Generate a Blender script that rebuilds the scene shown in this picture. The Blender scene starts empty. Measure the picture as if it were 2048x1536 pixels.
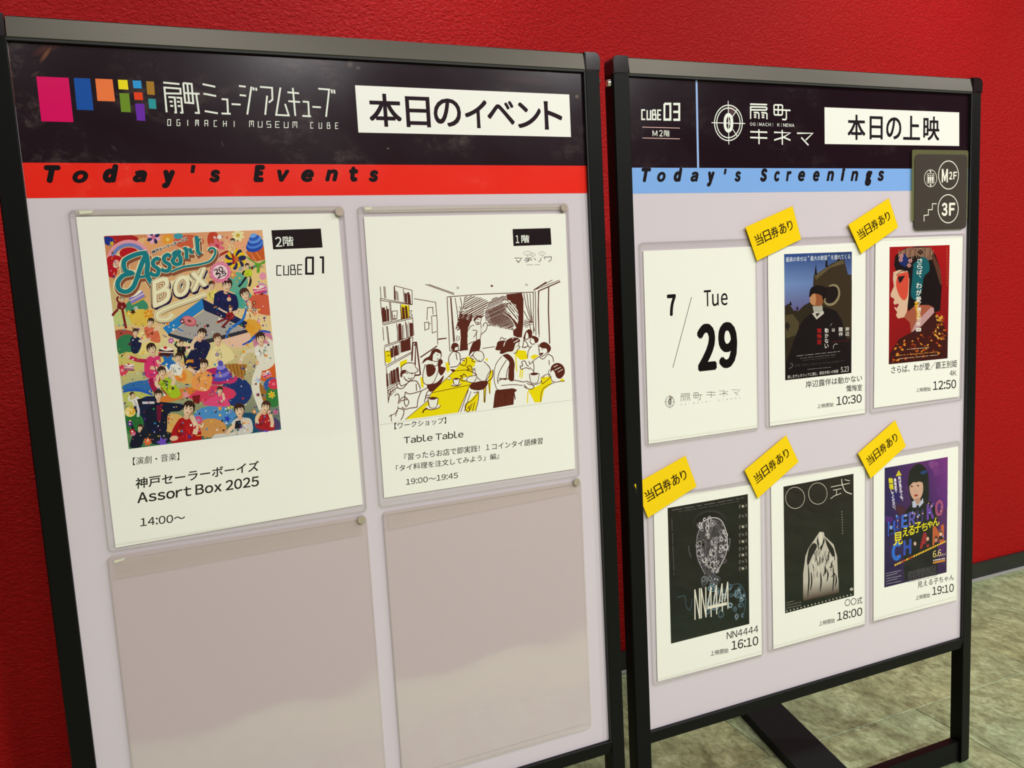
import bpy, bmesh, math, random
from math import sin, cos, pi, radians
from mathutils import Vector, Matrix
from mathutils.geometry import tessellate_polygon

random.seed(7)
SC = bpy.context.scene
COL = SC.collection

# ---------------------------------------------------------------- camera, world, lights, exposure
CAM_Z = 1.002
FPX = 1654.85
_R = ((0.99861914, -0.00660762, -0.05211675),      # right
      (-0.05253395, -0.12560446, -0.9906885),      # down
      (0.0, 0.9920584, -0.12577814))               # forward (before the room's heading is applied)
TH = -0.39
def rot2(x, y, a): return (cos(a)*x - sin(a)*y, sin(a)*x + cos(a)*y)
AX = [Vector((*rot2(r[0], r[1], TH), r[2])) for r in _R]
cd = bpy.data.cameras.new('camera')
cam = bpy.data.objects.new('camera', cd); COL.objects.link(cam)
cd.sensor_width = 36; cd.lens = FPX/2048*36; cd.clip_start = 0.02
m = Matrix.Identity(4)
for i in range(3):
    m[i][0] = AX[0][i]; m[i][1] = -AX[1][i]; m[i][2] = -AX[2][i]
m[2][3] = CAM_Z
cam.matrix_world = m
SC.camera = cam

SC.view_settings.view_transform = 'Standard'
SC.view_settings.look = 'None'
SC.view_settings.exposure = 0.0
SC.view_settings.gamma = 1.0
SC.view_settings.use_curve_mapping = False
SC.cycles.max_bounces = 8
SC.cycles.transparent_max_bounces = 24
SC.cycles.caustics_reflective = False
SC.cycles.sample_clamp_indirect = 4

w = bpy.data.worlds.new('world'); SC.world = w; w.use_nodes = True
w.node_tree.nodes['Background'].inputs[0].default_value = (0.9, 0.85, 0.7, 1)
w.node_tree.nodes['Background'].inputs[1].default_value = 0.05

def area(name, loc, size, power, col, aim=None, spread=180, shape='DISK'):
    l = bpy.data.lights.new(name, 'AREA'); l.shape = shape; l.size = size
    l.energy = power; l.color = col; l.spread = radians(spread)
    o = bpy.data.objects.new(name, l); COL.objects.link(o); o.location = loc
    if aim:
        d = Vector(aim)-Vector(loc); o.rotation_euler = d.to_track_quat('-Z', 'Y').to_euler()
    return o
CEIL = 2.65
WARM = (1.0, 0.985, 0.985)
# ceiling downlights of the lobby, and the wall washers close to the red wall
for x, y, p in ((0.1, -0.6, 20), (2.0, -0.5, 30), (3.7, -0.3, 62), (-0.6, -2.4, 16), (0.9, -2.5, 95), (2.6, -2.5, 85)):
    area('downlight', (x, y, CEIL-.02), .16, p, WARM)
for x, p in ((-0.9, 5), (0.5, 5), (1.9, 4), (3.3, 4)):
    area('wall_washer', (x, 1.25, CEIL-.02), .10, p, WARM, aim=(x+.1, 1.75, 1.6), spread=95)


# ---------------------------------------------------------------- helpers: pixels -> real planes
BOARD = {1: dict(x=-0.13232, y=1.08736, a=0.01281, z=CAM_Z+0.29092, W=0.7199, H=1.0267),
         2: dict(x=0.65789, y=1.09437, a=0.00475, z=CAM_Z+0.28827, W=0.7120, H=1.0269)}
for b in BOARD.values():
    b['m'] = Matrix.Translation((b['x'], b['y'], 0)) @ Matrix.Rotation(b['a'], 4, 'Z')
def ray(px, py):
    return AX[0]*((px-1024)/FPX) + AX[1]*((py-768)/FPX) + AX[2]
def P(k, px, py, off=0.0):
    """photo point -> (u, z) in metres on board k's plane, off metres in front of its print"""
    b = BOARD[k]; c, s = cos(b['a']), sin(b['a'])
    e = Vector((c, s, 0)); n = Vector((s, -c, 0))
    O = Vector((b['x'], b['y'], 0))+n*off
    d = ray(px, py); C = Vector((0, 0, CAM_Z))
    t = ((O-C).dot(n))/d.dot(n)
    X = C+d*t-O
    return (X.dot(e), X.z)
def VZ(k, v): return BOARD[k]['z']-v

# ---------------------------------------------------------------- helpers: materials
def lin(c): return c/12.92 if c <= 0.04045 else ((c+0.055)/1.055)**2.4
ILL = (1.0, 1.0, 1.0)
def C(h):
    """display colour read off a print -> its reflectance"""
    if isinstance(h, tuple): r, g, b = h
    else:
        if len(h) == 3: h = ''.join(ch*2 for ch in h)
        r, g, b = (int(h[i:i+2], 16)/255 for i in (0, 2, 4))
    return tuple(min(0.9, lin(v)**1.14*0.95/i) for v, i in zip((r, g, b), ILL)) + (1,)
def mat(name, col, rough=0.5, metal=0.0, spec=0.5, coat=0.0):
    m = bpy.data.materials.new(name); m.use_nodes = True
    b = m.node_tree.nodes['Principled BSDF']
    b.inputs['Base Color'].default_value = C(col) if isinstance(col, str) else (*col, 1)
    b.inputs['Roughness'].default_value = rough; b.inputs['Metallic'].default_value = metal
    b.inputs['Specular IOR Level'].default_value = spec
    b.inputs['Coat Weight'].default_value = coat; b.inputs['Coat Roughness'].default_value = 0.08
    return m
def N(m, t, **kw):
    n = m.node_tree.nodes.new(t)
    for k, v in kw.items():
        if k.startswith('i_'): n.inputs[k[2:].replace('_', ' ')].default_value = v
        else: setattr(n, k, v)
    return n
def L(m, a, ao, b, bi): m.node_tree.links.new(a.outputs[ao], b.inputs[bi])
def bsdf(m): return m.node_tree.nodes['Principled BSDF']

# a red stucco wall
M_WALL = mat('red_stucco', (0.52, 0.012, 0.014), 0.5, spec=0.12)
tc = N(M_WALL, 'ShaderNodeTexCoord'); mp = N(M_WALL, 'ShaderNodeMapping')
mp.inputs['Scale'].default_value = (1, 1, 1.6); mp.inputs['Rotation'].default_value = (0, 0.5, 0)
n1 = N(M_WALL, 'ShaderNodeTexNoise', i_Scale=120, i_Detail=4, i_Roughness=0.55, i_Distortion=0.6)
n2 = N(M_WALL, 'ShaderNodeTexNoise', i_Scale=2.2, i_Detail=4)
bp_ = N(M_WALL, 'ShaderNodeBump', i_Strength=0.6, i_Distance=0.003)
cr = N(M_WALL, 'ShaderNodeValToRGB'); cr.color_ramp.elements[0].position = .35; cr.color_ramp.elements[1].position = .7
L(M_WALL, tc, 'Object', mp, 'Vector'); L(M_WALL, mp, 'Vector', n1, 'Vector'); L(M_WALL, tc, 'Object', n2, 'Vector')
L(M_WALL, n1, 'Fac', cr, 'Fac'); L(M_WALL, cr, 'Color', bp_, 'Height'); L(M_WALL, bp_, 'Normal', bsdf(M_WALL), 'Normal')
mx = N(M_WALL, 'ShaderNodeMix', data_type='RGBA'); L(M_WALL, n2, 'Fac', mx, 0)
mx.inputs[6].default_value = (0.33, 0.0040, 0.0046, 1); mx.inputs[7].default_value = (0.42, 0.0056, 0.0062, 1)
L(M_WALL, mx, 2, bsdf(M_WALL), 'Base Color')

# greenish beige stone tile with slate-like streaks
M_TILE = mat('stone_tile', (0.3, 0.3, 0.2), 0.36, spec=0.5)
tc = N(M_TILE, 'ShaderNodeTexCoord'); mp = N(M_TILE, 'ShaderNodeMapping')
oi = N(M_TILE, 'ShaderNodeObjectInfo')
va = N(M_TILE, 'ShaderNodeVectorMath', operation='ADD'); sc_ = N(M_TILE, 'ShaderNodeVectorMath', operation='SCALE'); sc_.inputs[3].default_value = 1.7
L(M_TILE, oi, 'Location', sc_, 0); L(M_TILE, tc, 'Object', va, 0); L(M_TILE, sc_, 0, va, 1); L(M_TILE, va, 0, mp, 'Vector')
mp.inputs['Scale'].default_value = (4.4, 2.6, 1); mp.inputs['Rotation'].default_value = (0, 0, radians(4))
ns = N(M_TILE, 'ShaderNodeTexNoise', i_Scale=3.6, i_Detail=10, i_Roughness=0.68, i_Distortion=1.0)
nf = N(M_TILE, 'ShaderNodeTexNoise', i_Scale=17, i_Detail=9, i_Roughness=0.74, i_Distortion=0.5)
nb = N(M_TILE, 'ShaderNodeTexNoise', i_Scale=1.6, i_Detail=3)
for n in (ns, nf): L(M_TILE, mp, 'Vector', n, 'Vector')
L(M_TILE, va, 0, nb, 'Vector')
r1 = N(M_TILE, 'ShaderNodeValToRGB'); e = r1.color_ramp.elements
e[0].position = .3; e[0].color = (0.150, 0.178, 0.100, 1); e[1].position = .72; e[1].color = (0.50, 0.575, 0.37, 1)
q = e.new(.5); q.color = (0.30, 0.355, 0.205, 1)
L(M_TILE, ns, 'Fac', r1, 'Fac')
r2 = N(M_TILE, 'ShaderNodeValToRGB'); e = r2.color_ramp.elements
e[0].position = .36; e[0].color = (0.66, 0.64, 0.58, 1); e[1].position = .64; e[1].color = (1.32, 1.32, 1.26, 1)
L(M_TILE, nf, 'Fac', r2, 'Fac')
mx = N(M_TILE, 'ShaderNodeMix', data_type='RGBA', blend_type='MULTIPLY'); mx.inputs[0].default_value = 1
L(M_TILE, r1, 'Color', mx, 6); L(M_TILE, r2, 'Color', mx, 7)
r3 = N(M_TILE, 'ShaderNodeValToRGB'); e = r3.color_ramp.elements
e[0].position = .35; e[0].color = (1.02, 1.0, 0.9, 1); e[1].position = .65; e[1].color = (0.9, 1.02, 1.0, 1)
L(M_TILE, nb, 'Fac', r3, 'Fac')
mx2 = N(M_TILE, 'ShaderNodeMix', data_type='RGBA', blend_type='MULTIPLY'); mx2.inputs[0].default_value = 1
L(M_TILE, mx, 2, mx2, 6); L(M_TILE, r3, 'Color', mx2, 7); L(M_TILE, mx2, 2, bsdf(M_TILE), 'Base Color')
bp_ = N(M_TILE, 'ShaderNodeBump', i_Strength=0.7, i_Distance=0.002)
ad = N(M_TILE, 'ShaderNodeMath', operation='ADD'); L(M_TILE, ns, 'Fac', ad, 0); L(M_TILE, nf, 'Fac', ad, 1)
L(M_TILE, ad, 0, bp_, 'Height'); L(M_TILE, bp_, 'Normal', bsdf(M_TILE), 'Normal')

M_GROUT = mat('tile_grout', (0.42, 0.42, 0.27), 0.8)
M_BASE = mat('baseboard_black', (0.012, 0.014, 0.012), 0.35)
M_SEAL = mat('grey_sealant', (0.3, 0.3, 0.27), 0.6)
M_CEIL = mat('ceiling_paint', (0.20, 0.15, 0.12), 0.9)
M_DARKW = mat('lobby_wall_paint', (0.075, 0.022, 0.02), 0.8)
def brushed(name, col, rough, axis):
    m = mat(name, col, rough, metal=0.85, spec=0.5)
    tc = N(m, 'ShaderNodeTexCoord'); mp = N(m, 'ShaderNodeMapping')
    mp.inputs['Scale'].default_value = (3, 3, 900) if axis == 'x' else (900, 3, 3)
    n = N(m, 'ShaderNodeTexNoise', i_Scale=1.0, i_Detail=2); b = N(m, 'ShaderNodeBump', i_Strength=0.12, i_Distance=0.0004)
    L(m, tc, 'Object', mp, 'Vector'); L(m, mp, 'Vector', n, 'Vector'); L(m, n, 'Fac', b, 'Height'); L(m, b, 'Normal', bsdf(m), 'Normal')
    return m
M_RAIL_LIT = brushed('anodised_rail_lit', (0.065, 0.060, 0.048), 0.42, 'x')  # paler copy of the black frame metal, with ceiling glow painted into it
M_POST = brushed('anodised_post', (0.006, 0.0065, 0.006), 0.42, 'z'); bsdf(M_POST).inputs['Metallic'].default_value = 0.2; bsdf(M_POST).inputs['Specular IOR Level'].default_value = 0.14
M_CAP = mat('corner_cap_plastic', (0.018, 0.012, 0.014), 0.12)
M_BACK_SHADE = mat('back_and_shade_black', (0.006, 0.006, 0.006), 0.6)  # back board, and the dark strips painted in for a shadow line
M_FOOT = mat('powder_coated_steel', (0.013, 0.016, 0.016), 0.55, spec=0.06)
M_SCREW = mat('zinc_screw', (0.72, 0.68, 0.6), 0.25, metal=1)
M_RUB = mat('black_rubber', (0.01, 0.01, 0.01), 0.7)

def ink(name, rough=0.5, coat=0.0, spec=0.12):
    m = mat(name, (1, 1, 1), rough, spec=spec, coat=coat)
    a = N(m, 'ShaderNodeAttribute', attribute_name='Col')
    L(m, a, 'Color', bsdf(m), 'Base Color'); return m
M_INK = ink('printed_ink')
M_SCUFF = ink('scuff_marks', 0.2, spec=0.3)
M_GLOSS = ink('laminated_print', 0.2, spec=0.4)
M_PAPER = mat('white_paper', (0.94, 0.94, 0.85), 0.6, spec=0.25)
tc = N(M_PAPER, 'ShaderNodeTexCoord'); nn = N(M_PAPER, 'ShaderNodeTexNoise', i_Scale=7, i_Detail=2); bb = N(M_PAPER, 'ShaderNodeBump', i_Strength=0.25, i_Distance=0.004)
L(M_PAPER, tc, 'Object', nn, 'Vector'); L(M_PAPER, nn, 'Fac', bb, 'Height'); L(M_PAPER, bb, 'Normal', bsdf(M_PAPER), 'Normal')
# laminated board face: pale lilac grey, and the near-black plum header with scuffs
M_PANEL = mat('lilac_laminate', (0.67, 0.605, 0.66), 0.22, spec=0.4)
tc = N(M_PANEL, 'ShaderNodeTexCoord'); nn = N(M_PANEL, 'ShaderNodeTexNoise', i_Scale=2.5, i_Detail=1); bb = N(M_PANEL, 'ShaderNodeBump', i_Strength=0.2, i_Distance=0.01)
L(M_PANEL, tc, 'Object', nn, 'Vector'); L(M_PANEL, nn, 'Fac', bb, 'Height'); L(M_PANEL, bb, 'Normal', bsdf(M_PANEL), 'Normal')
def scuffed(name, base, scuff, amt, rough=0.14, spec=0.5):
    m = mat(name, base, rough, spec=spec)
    tc = N(m, 'ShaderNodeTexCoord'); mp = N(m, 'ShaderNodeMapping'); mp.inputs['Scale'].default_value = (1, 1, 1.3)
    a = N(m, 'ShaderNodeTexNoise', i_Scale=9, i_Detail=2, i_Distortion=0.5); b = N(m, 'ShaderNodeTexNoise', i_Scale=38, i_Detail=7, i_Roughness=0.72, i_Distortion=0.25)
    L(m, tc, 'Object', mp, 'Vector'); L(m, mp, 'Vector', a, 'Vector'); L(m, mp, 'Vector', b, 'Vector')
    ra = N(m, 'ShaderNodeValToRGB'); ra.color_ramp.elements[0].position = .5; ra.color_ramp.elements[1].position = .78
    rb = N(m, 'ShaderNodeValToRGB'); rb.color_ramp.elements[0].position = .5; rb.color_ramp.elements[1].position = .8
    L(m, a, 'Fac', ra, 'Fac'); L(m, b, 'Fac', rb, 'Fac')
    mu = N(m, 'ShaderNodeMath', operation='MULTIPLY'); L(m, ra, 'Color', mu, 0); L(m, rb, 'Color', mu, 1)
    m2 = N(m, 'ShaderNodeMath', operation='MULTIPLY'); m2.inputs[1].default_value = amt; L(m, mu, 0, m2, 0)
    mx = N(m, 'ShaderNodeMix', data_type='RGBA'); mx.inputs[6].default_value = (*base, 1); mx.inputs[7].default_value = (*scuff, 1)
    L(m, m2, 0, mx, 0); L(m, mx, 2, bsdf(m), 'Base Color')
    rr = N(m, 'ShaderNodeMapRange'); rr.inputs[3].default_value = rough; rr.inputs[4].default_value = rough+0.12
    L(m, a, 'Fac', rr, 0); L(m, rr, 0, bsdf(m), 'Roughness')
    return m
HDR = (0.0120, 0.0045, 0.0085)
M_HEAD = scuffed('plum_black_laminate', HDR, (0.5, 0.36, 0.33), 0.42, spec=.3)
M_HEAD2 = scuffed('plum_black_laminate_clean', HDR, (0.5, 0.36, 0.33), 0.12, spec=.3)
M_RED = scuffed('vermilion_laminate', (0.86, 0.020, 0.008), (1.0, 0.2, 0.12), 0.5)
M_BLUE = mat('sky_blue_laminate', (0.22, 0.43, 0.86), 0.22)

def clear(name, tint, ior, rough, opac=0.0, ocol=(0.8, 0.8, 0.7), bump=0.0, bscale=3, bdist=0.02):
    """clear plastic sheet: tinted see-through body, Fresnel gloss, a little milkiness"""
    m = bpy.data.materials.new(name); m.use_nodes = True; nt = m.node_tree; nt.nodes.clear()
    out = N(m, 'ShaderNodeOutputMaterial'); tr = N(m, 'ShaderNodeBsdfTransparent'); tr.inputs[0].default_value = (*tint, 1)
    gl = N(m, 'ShaderNodeBsdfGlossy'); gl.inputs['Roughness'].default_value = rough; gl.inputs['Color'].default_value = (1, 1, 1, 1)
    df = N(m, 'ShaderNodeBsdfDiffuse'); df.inputs[0].default_value = (*ocol, 1)
    fr = N(m, 'ShaderNodeFresnel'); g_ = N(m, 'ShaderNodeNewGeometry'); ir = N(m, 'ShaderNodeMapRange'); ir.inputs[3].default_value = ior; ir.inputs[4].default_value = 1/ior
    L(m, g_, 'Backfacing', ir, 0); L(m, ir, 0, fr, 0)
    a = N(m, 'ShaderNodeMixShader'); a.inputs[0].default_value = opac; b = N(m, 'ShaderNodeMixShader')
    L(m, tr, 0, a, 1); L(m, df, 0, a, 2); L(m, fr, 0, b, 0); L(m, a, 0, b, 1); L(m, gl, 0, b, 2); L(m, b, 0, out, 0)
    if bump:
        tc = N(m, 'ShaderNodeTexCoord'); n = N(m, 'ShaderNodeTexNoise', i_Scale=bscale, i_Detail=1.5); bu = N(m, 'ShaderNodeBump', i_Strength=bump, i_Distance=bdist)
        L(m, tc, 'Object', n, 'Vector'); L(m, n, 'Fac', bu, 'Height')
        L(m, bu, 'Normal', gl, 'Normal'); L(m, bu, 'Normal', fr, 'Normal')
    return m
M_SLEEVE = clear('clear_pvc_sleeve', (0.99, 0.99, 0.99), 1.36, 0.03, 0.0, bump=0.12, bscale=4)
M_EMPTY = clear('clear_pvc_sleeve_empty', (1, 0.985, 0.985), 2.0, 0.05, 0.34, (0.93, 0.80, 0.77), bump=0.25, bscale=3.5)
def warp_sheet(m):
    """the empty sleeve's loose front sheet leans back above a wavy crease"""
    tc = N(m, 'ShaderNodeTexCoord'); sp = N(m, 'ShaderNodeSeparateXYZ'); n = N(m, 'ShaderNodeTexNoise', i_Scale=4.0, i_Detail=0.5)
    L(m, tc, 'Object', sp, 0); L(m, tc, 'Object', n, 'Vector')
    def M_(op, a, b): q = N(m, 'ShaderNodeMath', operation=op); [L(m, v, 0, q, i) if not isinstance(v, (int, float)) else setattr(q.inputs[i], 'default_value', v) for i, v in enumerate((a, b))]; return q
    zs = N(m, 'ShaderNodeMath', operation='ADD'); L(m, sp, 'Z', zs, 0); zs.inputs[1].default_value = ZB
    wob = M_('MULTIPLY', n, 0.06); d = M_('SUBTRACT', zs, wob); mx_ = M_('MAXIMUM', d, 0.0); hgt = M_('MULTIPLY', mx_, -0.17)
    bu = [x for x in m.node_tree.nodes if x.type == 'BUMP'][0]; bu.inputs['Strength'].default_value = 1; bu.inputs['Distance'].default_value = 1
    for l in list(bu.inputs['Height'].links): m.node_tree.links.remove(l)
    L(m, hgt, 0, bu, 'Height')
ZB = 0.155
warp_sheet(M_EMPTY)
M_EDGE = clear('pvc_welded_edge', (0.975, 0.97, 0.965), 1.5, 0.12, 0.05, (0.75, 0.72, 0.66))
M_TAPE = clear('yellowed_tape', (0.99, 0.985, 0.96), 1.25, 0.12, 0.35, (0.86, 0.80, 0.74))
M_FILM = clear('laminate_film', (0.95, 0.93, 0.9), 1.5, 0.1, 0.35, (0.85, 0.8, 0.7))
M_MAG = mat('nickel_magnet', (0.50, 0.43, 0.35), 0.3, metal=0.45)

# ---------------------------------------------------------------- helpers: objects
def put(o, parent=None, kind=None, label=None, cat=None, group=None):
    COL.objects.link(o)
    if parent is not None: o.parent = parent
    if kind: o['kind'] = kind
    if label: o['label'] = label
    if cat: o['category'] = cat
    if group: o['group'] = group
    return o
def empty(name, mtx, label, cat, group=None):
    o = bpy.data.objects.new(name, None); o.empty_display_size = 0.05; o.matrix_world = mtx
    return put(o, None, None, label, cat, group)
def meshobj(name, verts, faces, mtl, parent=None, mtx=None, smooth=False, **kw):
    me = bpy.data.meshes.new(name); me.from_pydata(verts, [], faces); me.materials.append(mtl)
    if smooth:
        for p in me.polygons: p.use_smooth = True
    o = bpy.data.objects.new(name, me)
    if mtx is not None: o.matrix_world = mtx
    return put(o, parent, **kw)
def bmobj(name, bm, mtl, parent=None, mtx=None, **kw):
    me = bpy.data.meshes.new(name); bmesh.ops.recalc_face_normals(bm, faces=bm.faces); bm.to_mesh(me); bm.free(); me.materials.append(mtl)
    o = bpy.data.objects.new(name, me)
    if mtx is not None: o.matrix_world = mtx
    return put(o, parent, **kw)
def bbox(bm, x0, x1, y0, y1, z0, z1, bev=0.0, seg=2):
    r = bmesh.ops.create_cube(bm, size=1)
    vs = r['verts']
    bmesh.ops.scale(bm, vec=(x1-x0, y1-y0, z1-z0), verts=vs); bmesh.ops.translate(bm, vec=((x0+x1)/2, (y0+y1)/2, (z0+z1)/2), verts=vs)
    if bev: bmesh.ops.bevel(bm, geom=list({e for v in vs for e in v.link_edges}), offset=bev, segments=seg, affect='EDGES', profile=0.5)
def box(name, b, mtl, parent=None, mtx=None, bev=0.0, **kw):
    bm = bmesh.new(); bbox(bm, *b, bev=bev); return bmobj(name, bm, mtl, parent, mtx, **kw)
def prism(bm, outline, y0, y1):
    """outline [(x,z)] extruded from depth y0 to y1"""
    a = [bm.verts.new((x, y0, z)) for x, z in outline]; b = [bm.verts.new((x, y1, z)) for x, z in outline]
    bm.faces.new(a); bm.faces.new(b[::-1]); n = len(a)
    for i in range(n): bm.faces.new((a[i], a[(i+1) % n], b[(i+1) % n], b[i]))
def rrect(x0, z0, x1, z1, r, seg=4, corners=(1, 1, 1, 1)):
    out = []
    for (cx, cz, a0, on) in ((x1-r, z1-r, 0, corners[0]), (x0+r, z1-r, 90, corners[1]), (x0+r, z0+r, 180, corners[2]), (x1-r, z0+r, 270, corners[3])):
        if on:
            for i in range(seg+1):
                a = radians(a0+90*i/seg); out.append((cx+r*cos(a), cz+r*sin(a)))
        else:
            a = radians(a0+45); out.append((cx+(r if cos(a) > 0 else -r), cz+(r if sin(a) > 0 else -r)))
    return out

# ---------------------------------------------------------------- flat print: painter's-order shapes on a board plane
_GC = {}
def _raw(t):
    cu = bpy.data.curves.new('t', 'FONT'); cu.body = t; cu.size = 1
    cu.resolution_u = 4 if len(t) < 12 else 3
    ob = bpy.data.objects.new('t', cu); COL.objects.link(ob)
    dg = bpy.context.evaluated_depsgraph_get()
    me = bpy.data.meshes.new_from_object(ob.evaluated_get(dg), depsgraph=dg)
    vs = [(v.co.x, v.co.y) for v in me.vertices]; fs = [tuple(p.vertices) for p in me.polygons]
    bpy.data.objects.remove(ob); bpy.data.curves.remove(cu); bpy.data.meshes.remove(me)
    return vs, fs
def glyphs(s, shear=0.0):
    """outline triangles of s scaled to its ink box; Latin text is set from the upright sans of the wide glyph set"""
    key = (s, shear)
    if key in _GC: return _GC[key]
    if all(33 <= ord(c) < 127 or c in ' 〜' for c in s):
        vs, fs, pen = [], [], 0.0
        for c in s:
            if c == ' ': pen += .22; continue
            if c == "'": v, f = [(0, .55), (.10, .55), (.12, .78), (0, .78)], [(0, 1, 2, 3)]
            else:
                if ('raw', c) not in _GC: _GC[('raw', c)] = _raw(chr(ord(c)+0xFEE0) if c != '〜' else c)
                v, f = _GC[('raw', c)]
            x0 = min(q[0] for q in v); x1 = max(q[0] for q in v); o = len(vs)
            vs += [(x-x0+pen, y) for x, y in v]; fs += [tuple(o+i for i in t) for t in f]; pen += x1-x0+(.085 if c in ':.' else .095)
    else: vs, fs = _raw(''.join(chr(ord(c)+0xFEE0) if 33 <= ord(c) < 127 else c for c in s))
    if shear: vs = [(x+y*shear, y) for x, y in vs]
    x0 = min(v[0] for v in vs); x1 = max(v[0] for v in vs); y0 = min(v[1] for v in vs); y1 = max(v[1] for v in vs)
    vs = [((x-x0)/max(x1-x0, 1e-6), (y-y0)/max(y1-y0, 1e-6)) for x, y in vs]
    _GC[key] = (vs, fs); return _GC[key]
def spline(pts, n=5):
    if len(pts) < 3: return list(pts)
    out = []; q = [pts[0]]+list(pts)+[pts[-1]]
    for i in range(1, len(q)-2):
        p0, p1, p2, p3 = q[i-1], q[i], q[i+1], q[i+2]
        for j in range(n):
            t = j/n; t2 = t*t; t3 = t2*t
            out.append(tuple(0.5*(2*p1[c]+(p2[c]-p0[c])*t+(2*p0[c]-5*p1[c]+4*p2[c]-p3[c])*t2+(3*p1[c]-p0[c]-3*p2[c]+p3[c])*t3) for c in (0, 1)))
    out.append(tuple(pts[-1])); return out
class Print:
    STEP = 0.000005
    def __init__(s, k, off, view=(1, 0, 0)):
        s.k = k; s.off = off; s.el = []; s.view(*view)
    def view(s, sc, ox, oy): s.sc, s.ox, s.oy = sc, ox, oy; return s
    clamp = None
    def m(s, x, y):
        if s.clamp: x, y = s.clamp(x, y)
        return P(s.k, s.ox+x/s.sc, s.oy+y/s.sc, s.off)
    def mm(s, pts): return [s.m(*p) for p in pts]
    def add(s, vs, fs, col, base=0, up=0):
        xs = [v[0] for v in vs]; zs = [v[1] for v in vs]; bb = (min(xs), max(xs), min(zs), max(zs)); lay = base
        for e in s.el:
            b = e[3]
            if b[0] < bb[1] and b[1] > bb[0] and b[2] < bb[3] and b[3] > bb[2] and e[4]+e[5] >= lay: lay = e[4]+e[5]+1
        if isinstance(col, list): cols = [C(c) for c in col]
        else: cols = [C(col)]*len(vs)
        s.el.append((vs, fs, cols, bb, lay, up))
    def poly(s, pts, col, smooth=False, mapped=False):
        if smooth: pts = spline(list(pts)+[pts[0]], 4)[:-1]
        vs = pts if mapped else s.mm(pts)
        tr = tessellate_polygon([[Vector((a, b, 0)) for a, b in vs]])
        s.add(vs, [tuple(t) for t in tr], col)
    def grad(s, quad, ctl, ctr, cbr, cbl, n=8):
        """4 corners TL TR BR BL with a colour each"""
        q = s.mm(quad); cs = [C(c) for c in (ctl, ctr, cbr, cbl)]
        vs, cols, fs = [], [], []
        for i in range(n+1):
            for j in range(n+1):
                a, b = i/n, j/n
                w = ((1-b)*(1-a), b*(1-a), b*a, (1-b)*a)
                vs.append(tuple(sum(w[t]*q[t][c] for t in range(4)) for c in (0, 1)))
                cols.append(tuple(sum(w[t]*cs[t][c] for t in range(4)) for c in range(4)))
        for i in range(n):
            for j in range(n): o = i*(n+1)+j; fs.append((o, o+1, o+n+2, o+n+1))
        s.add(vs, fs, 'fff'); e = s.el[-1]; s.el[-1] = (e[0], e[1], cols, e[3], e[4], 0)
    def ell(s, cx, cy, rx, ry=None, col='fff', rot=0, n=18, edge=None):
        ry = rx if ry is None else ry; a = radians(rot)
        pts = [(cx+rx*cos(t)*cos(a)-ry*sin(t)*sin(a), cy+rx*cos(t)*sin(a)+ry*sin(t)*cos(a)) for t in (2*pi*i/n for i in range(n))]
        if edge is None: s.poly(pts, col)
        else:
            vs = s.mm(pts)+[s.m(cx, cy)]
            s.add(vs, [(i, (i+1) % n, n) for i in range(n)], [edge]*n+[col])
    def line(s, pts, w, col, smooth=False, close=False, taper=0):
        """ribbon, w in millimetres on the board"""
        if smooth: pts = spline(pts, 5)
        q = s.mm(pts)
        if close: q = q+[q[0]]
        q2 = [q[0]]
        for a in q[1:]:
            if (a[0]-q2[-1][0])**2+(a[1]-q2[-1][1])**2 > 1e-10: q2.append(a)
        q = q2
        if len(q) < 2: return
        h = w*0.0005; n = len(q); vs = []
        for i in range(n):
            if close and i in (0, n-1): a, b, c = q[-2], q[0], q[1]
            else: a, b, c = q[max(i-1, 0)], q[i], q[min(i+1, n-1)]
            d1 = Vector((b[0]-a[0], b[1]-a[1])); d2 = Vector((c[0]-b[0], c[1]-b[1]))
            if d1.length < 1e-9: d1 = d2
            if d2.length < 1e-9: d2 = d1
            d1.normalize(); d2.normalize(); t = d1+d2
            if t.length < 0.3: t = d1.copy()
            t.normalize(); nn = Vector((-t.y, t.x)); k = min(1.6, 1/max(0.35, abs(nn.dot(Vector((-d1.y, d1.x))))))
            hh = h*(1-taper*(abs(2*i/(n-1)-1)**2)) if taper else h
            vs += [(b[0]+nn.x*hh*k, b[1]+nn.y*hh*k), (b[0]-nn.x*hh*k, b[1]-nn.y*hh*k)]
        wide = smooth and w > 2.6
        s.add([(v[0], v[1], (5.6 if wide else .7)*s.STEP*(i//2)/n) for i, v in enumerate(vs)], [(2*i, 2*i+1, 2*i+3, 2*i+2) for i in range(n-1)], col, up=6 if wide else 0)
    def lines(s, many, w, col, **kw):
        for p in many: s.line(p, w, col, **kw)
    quad = None
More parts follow.
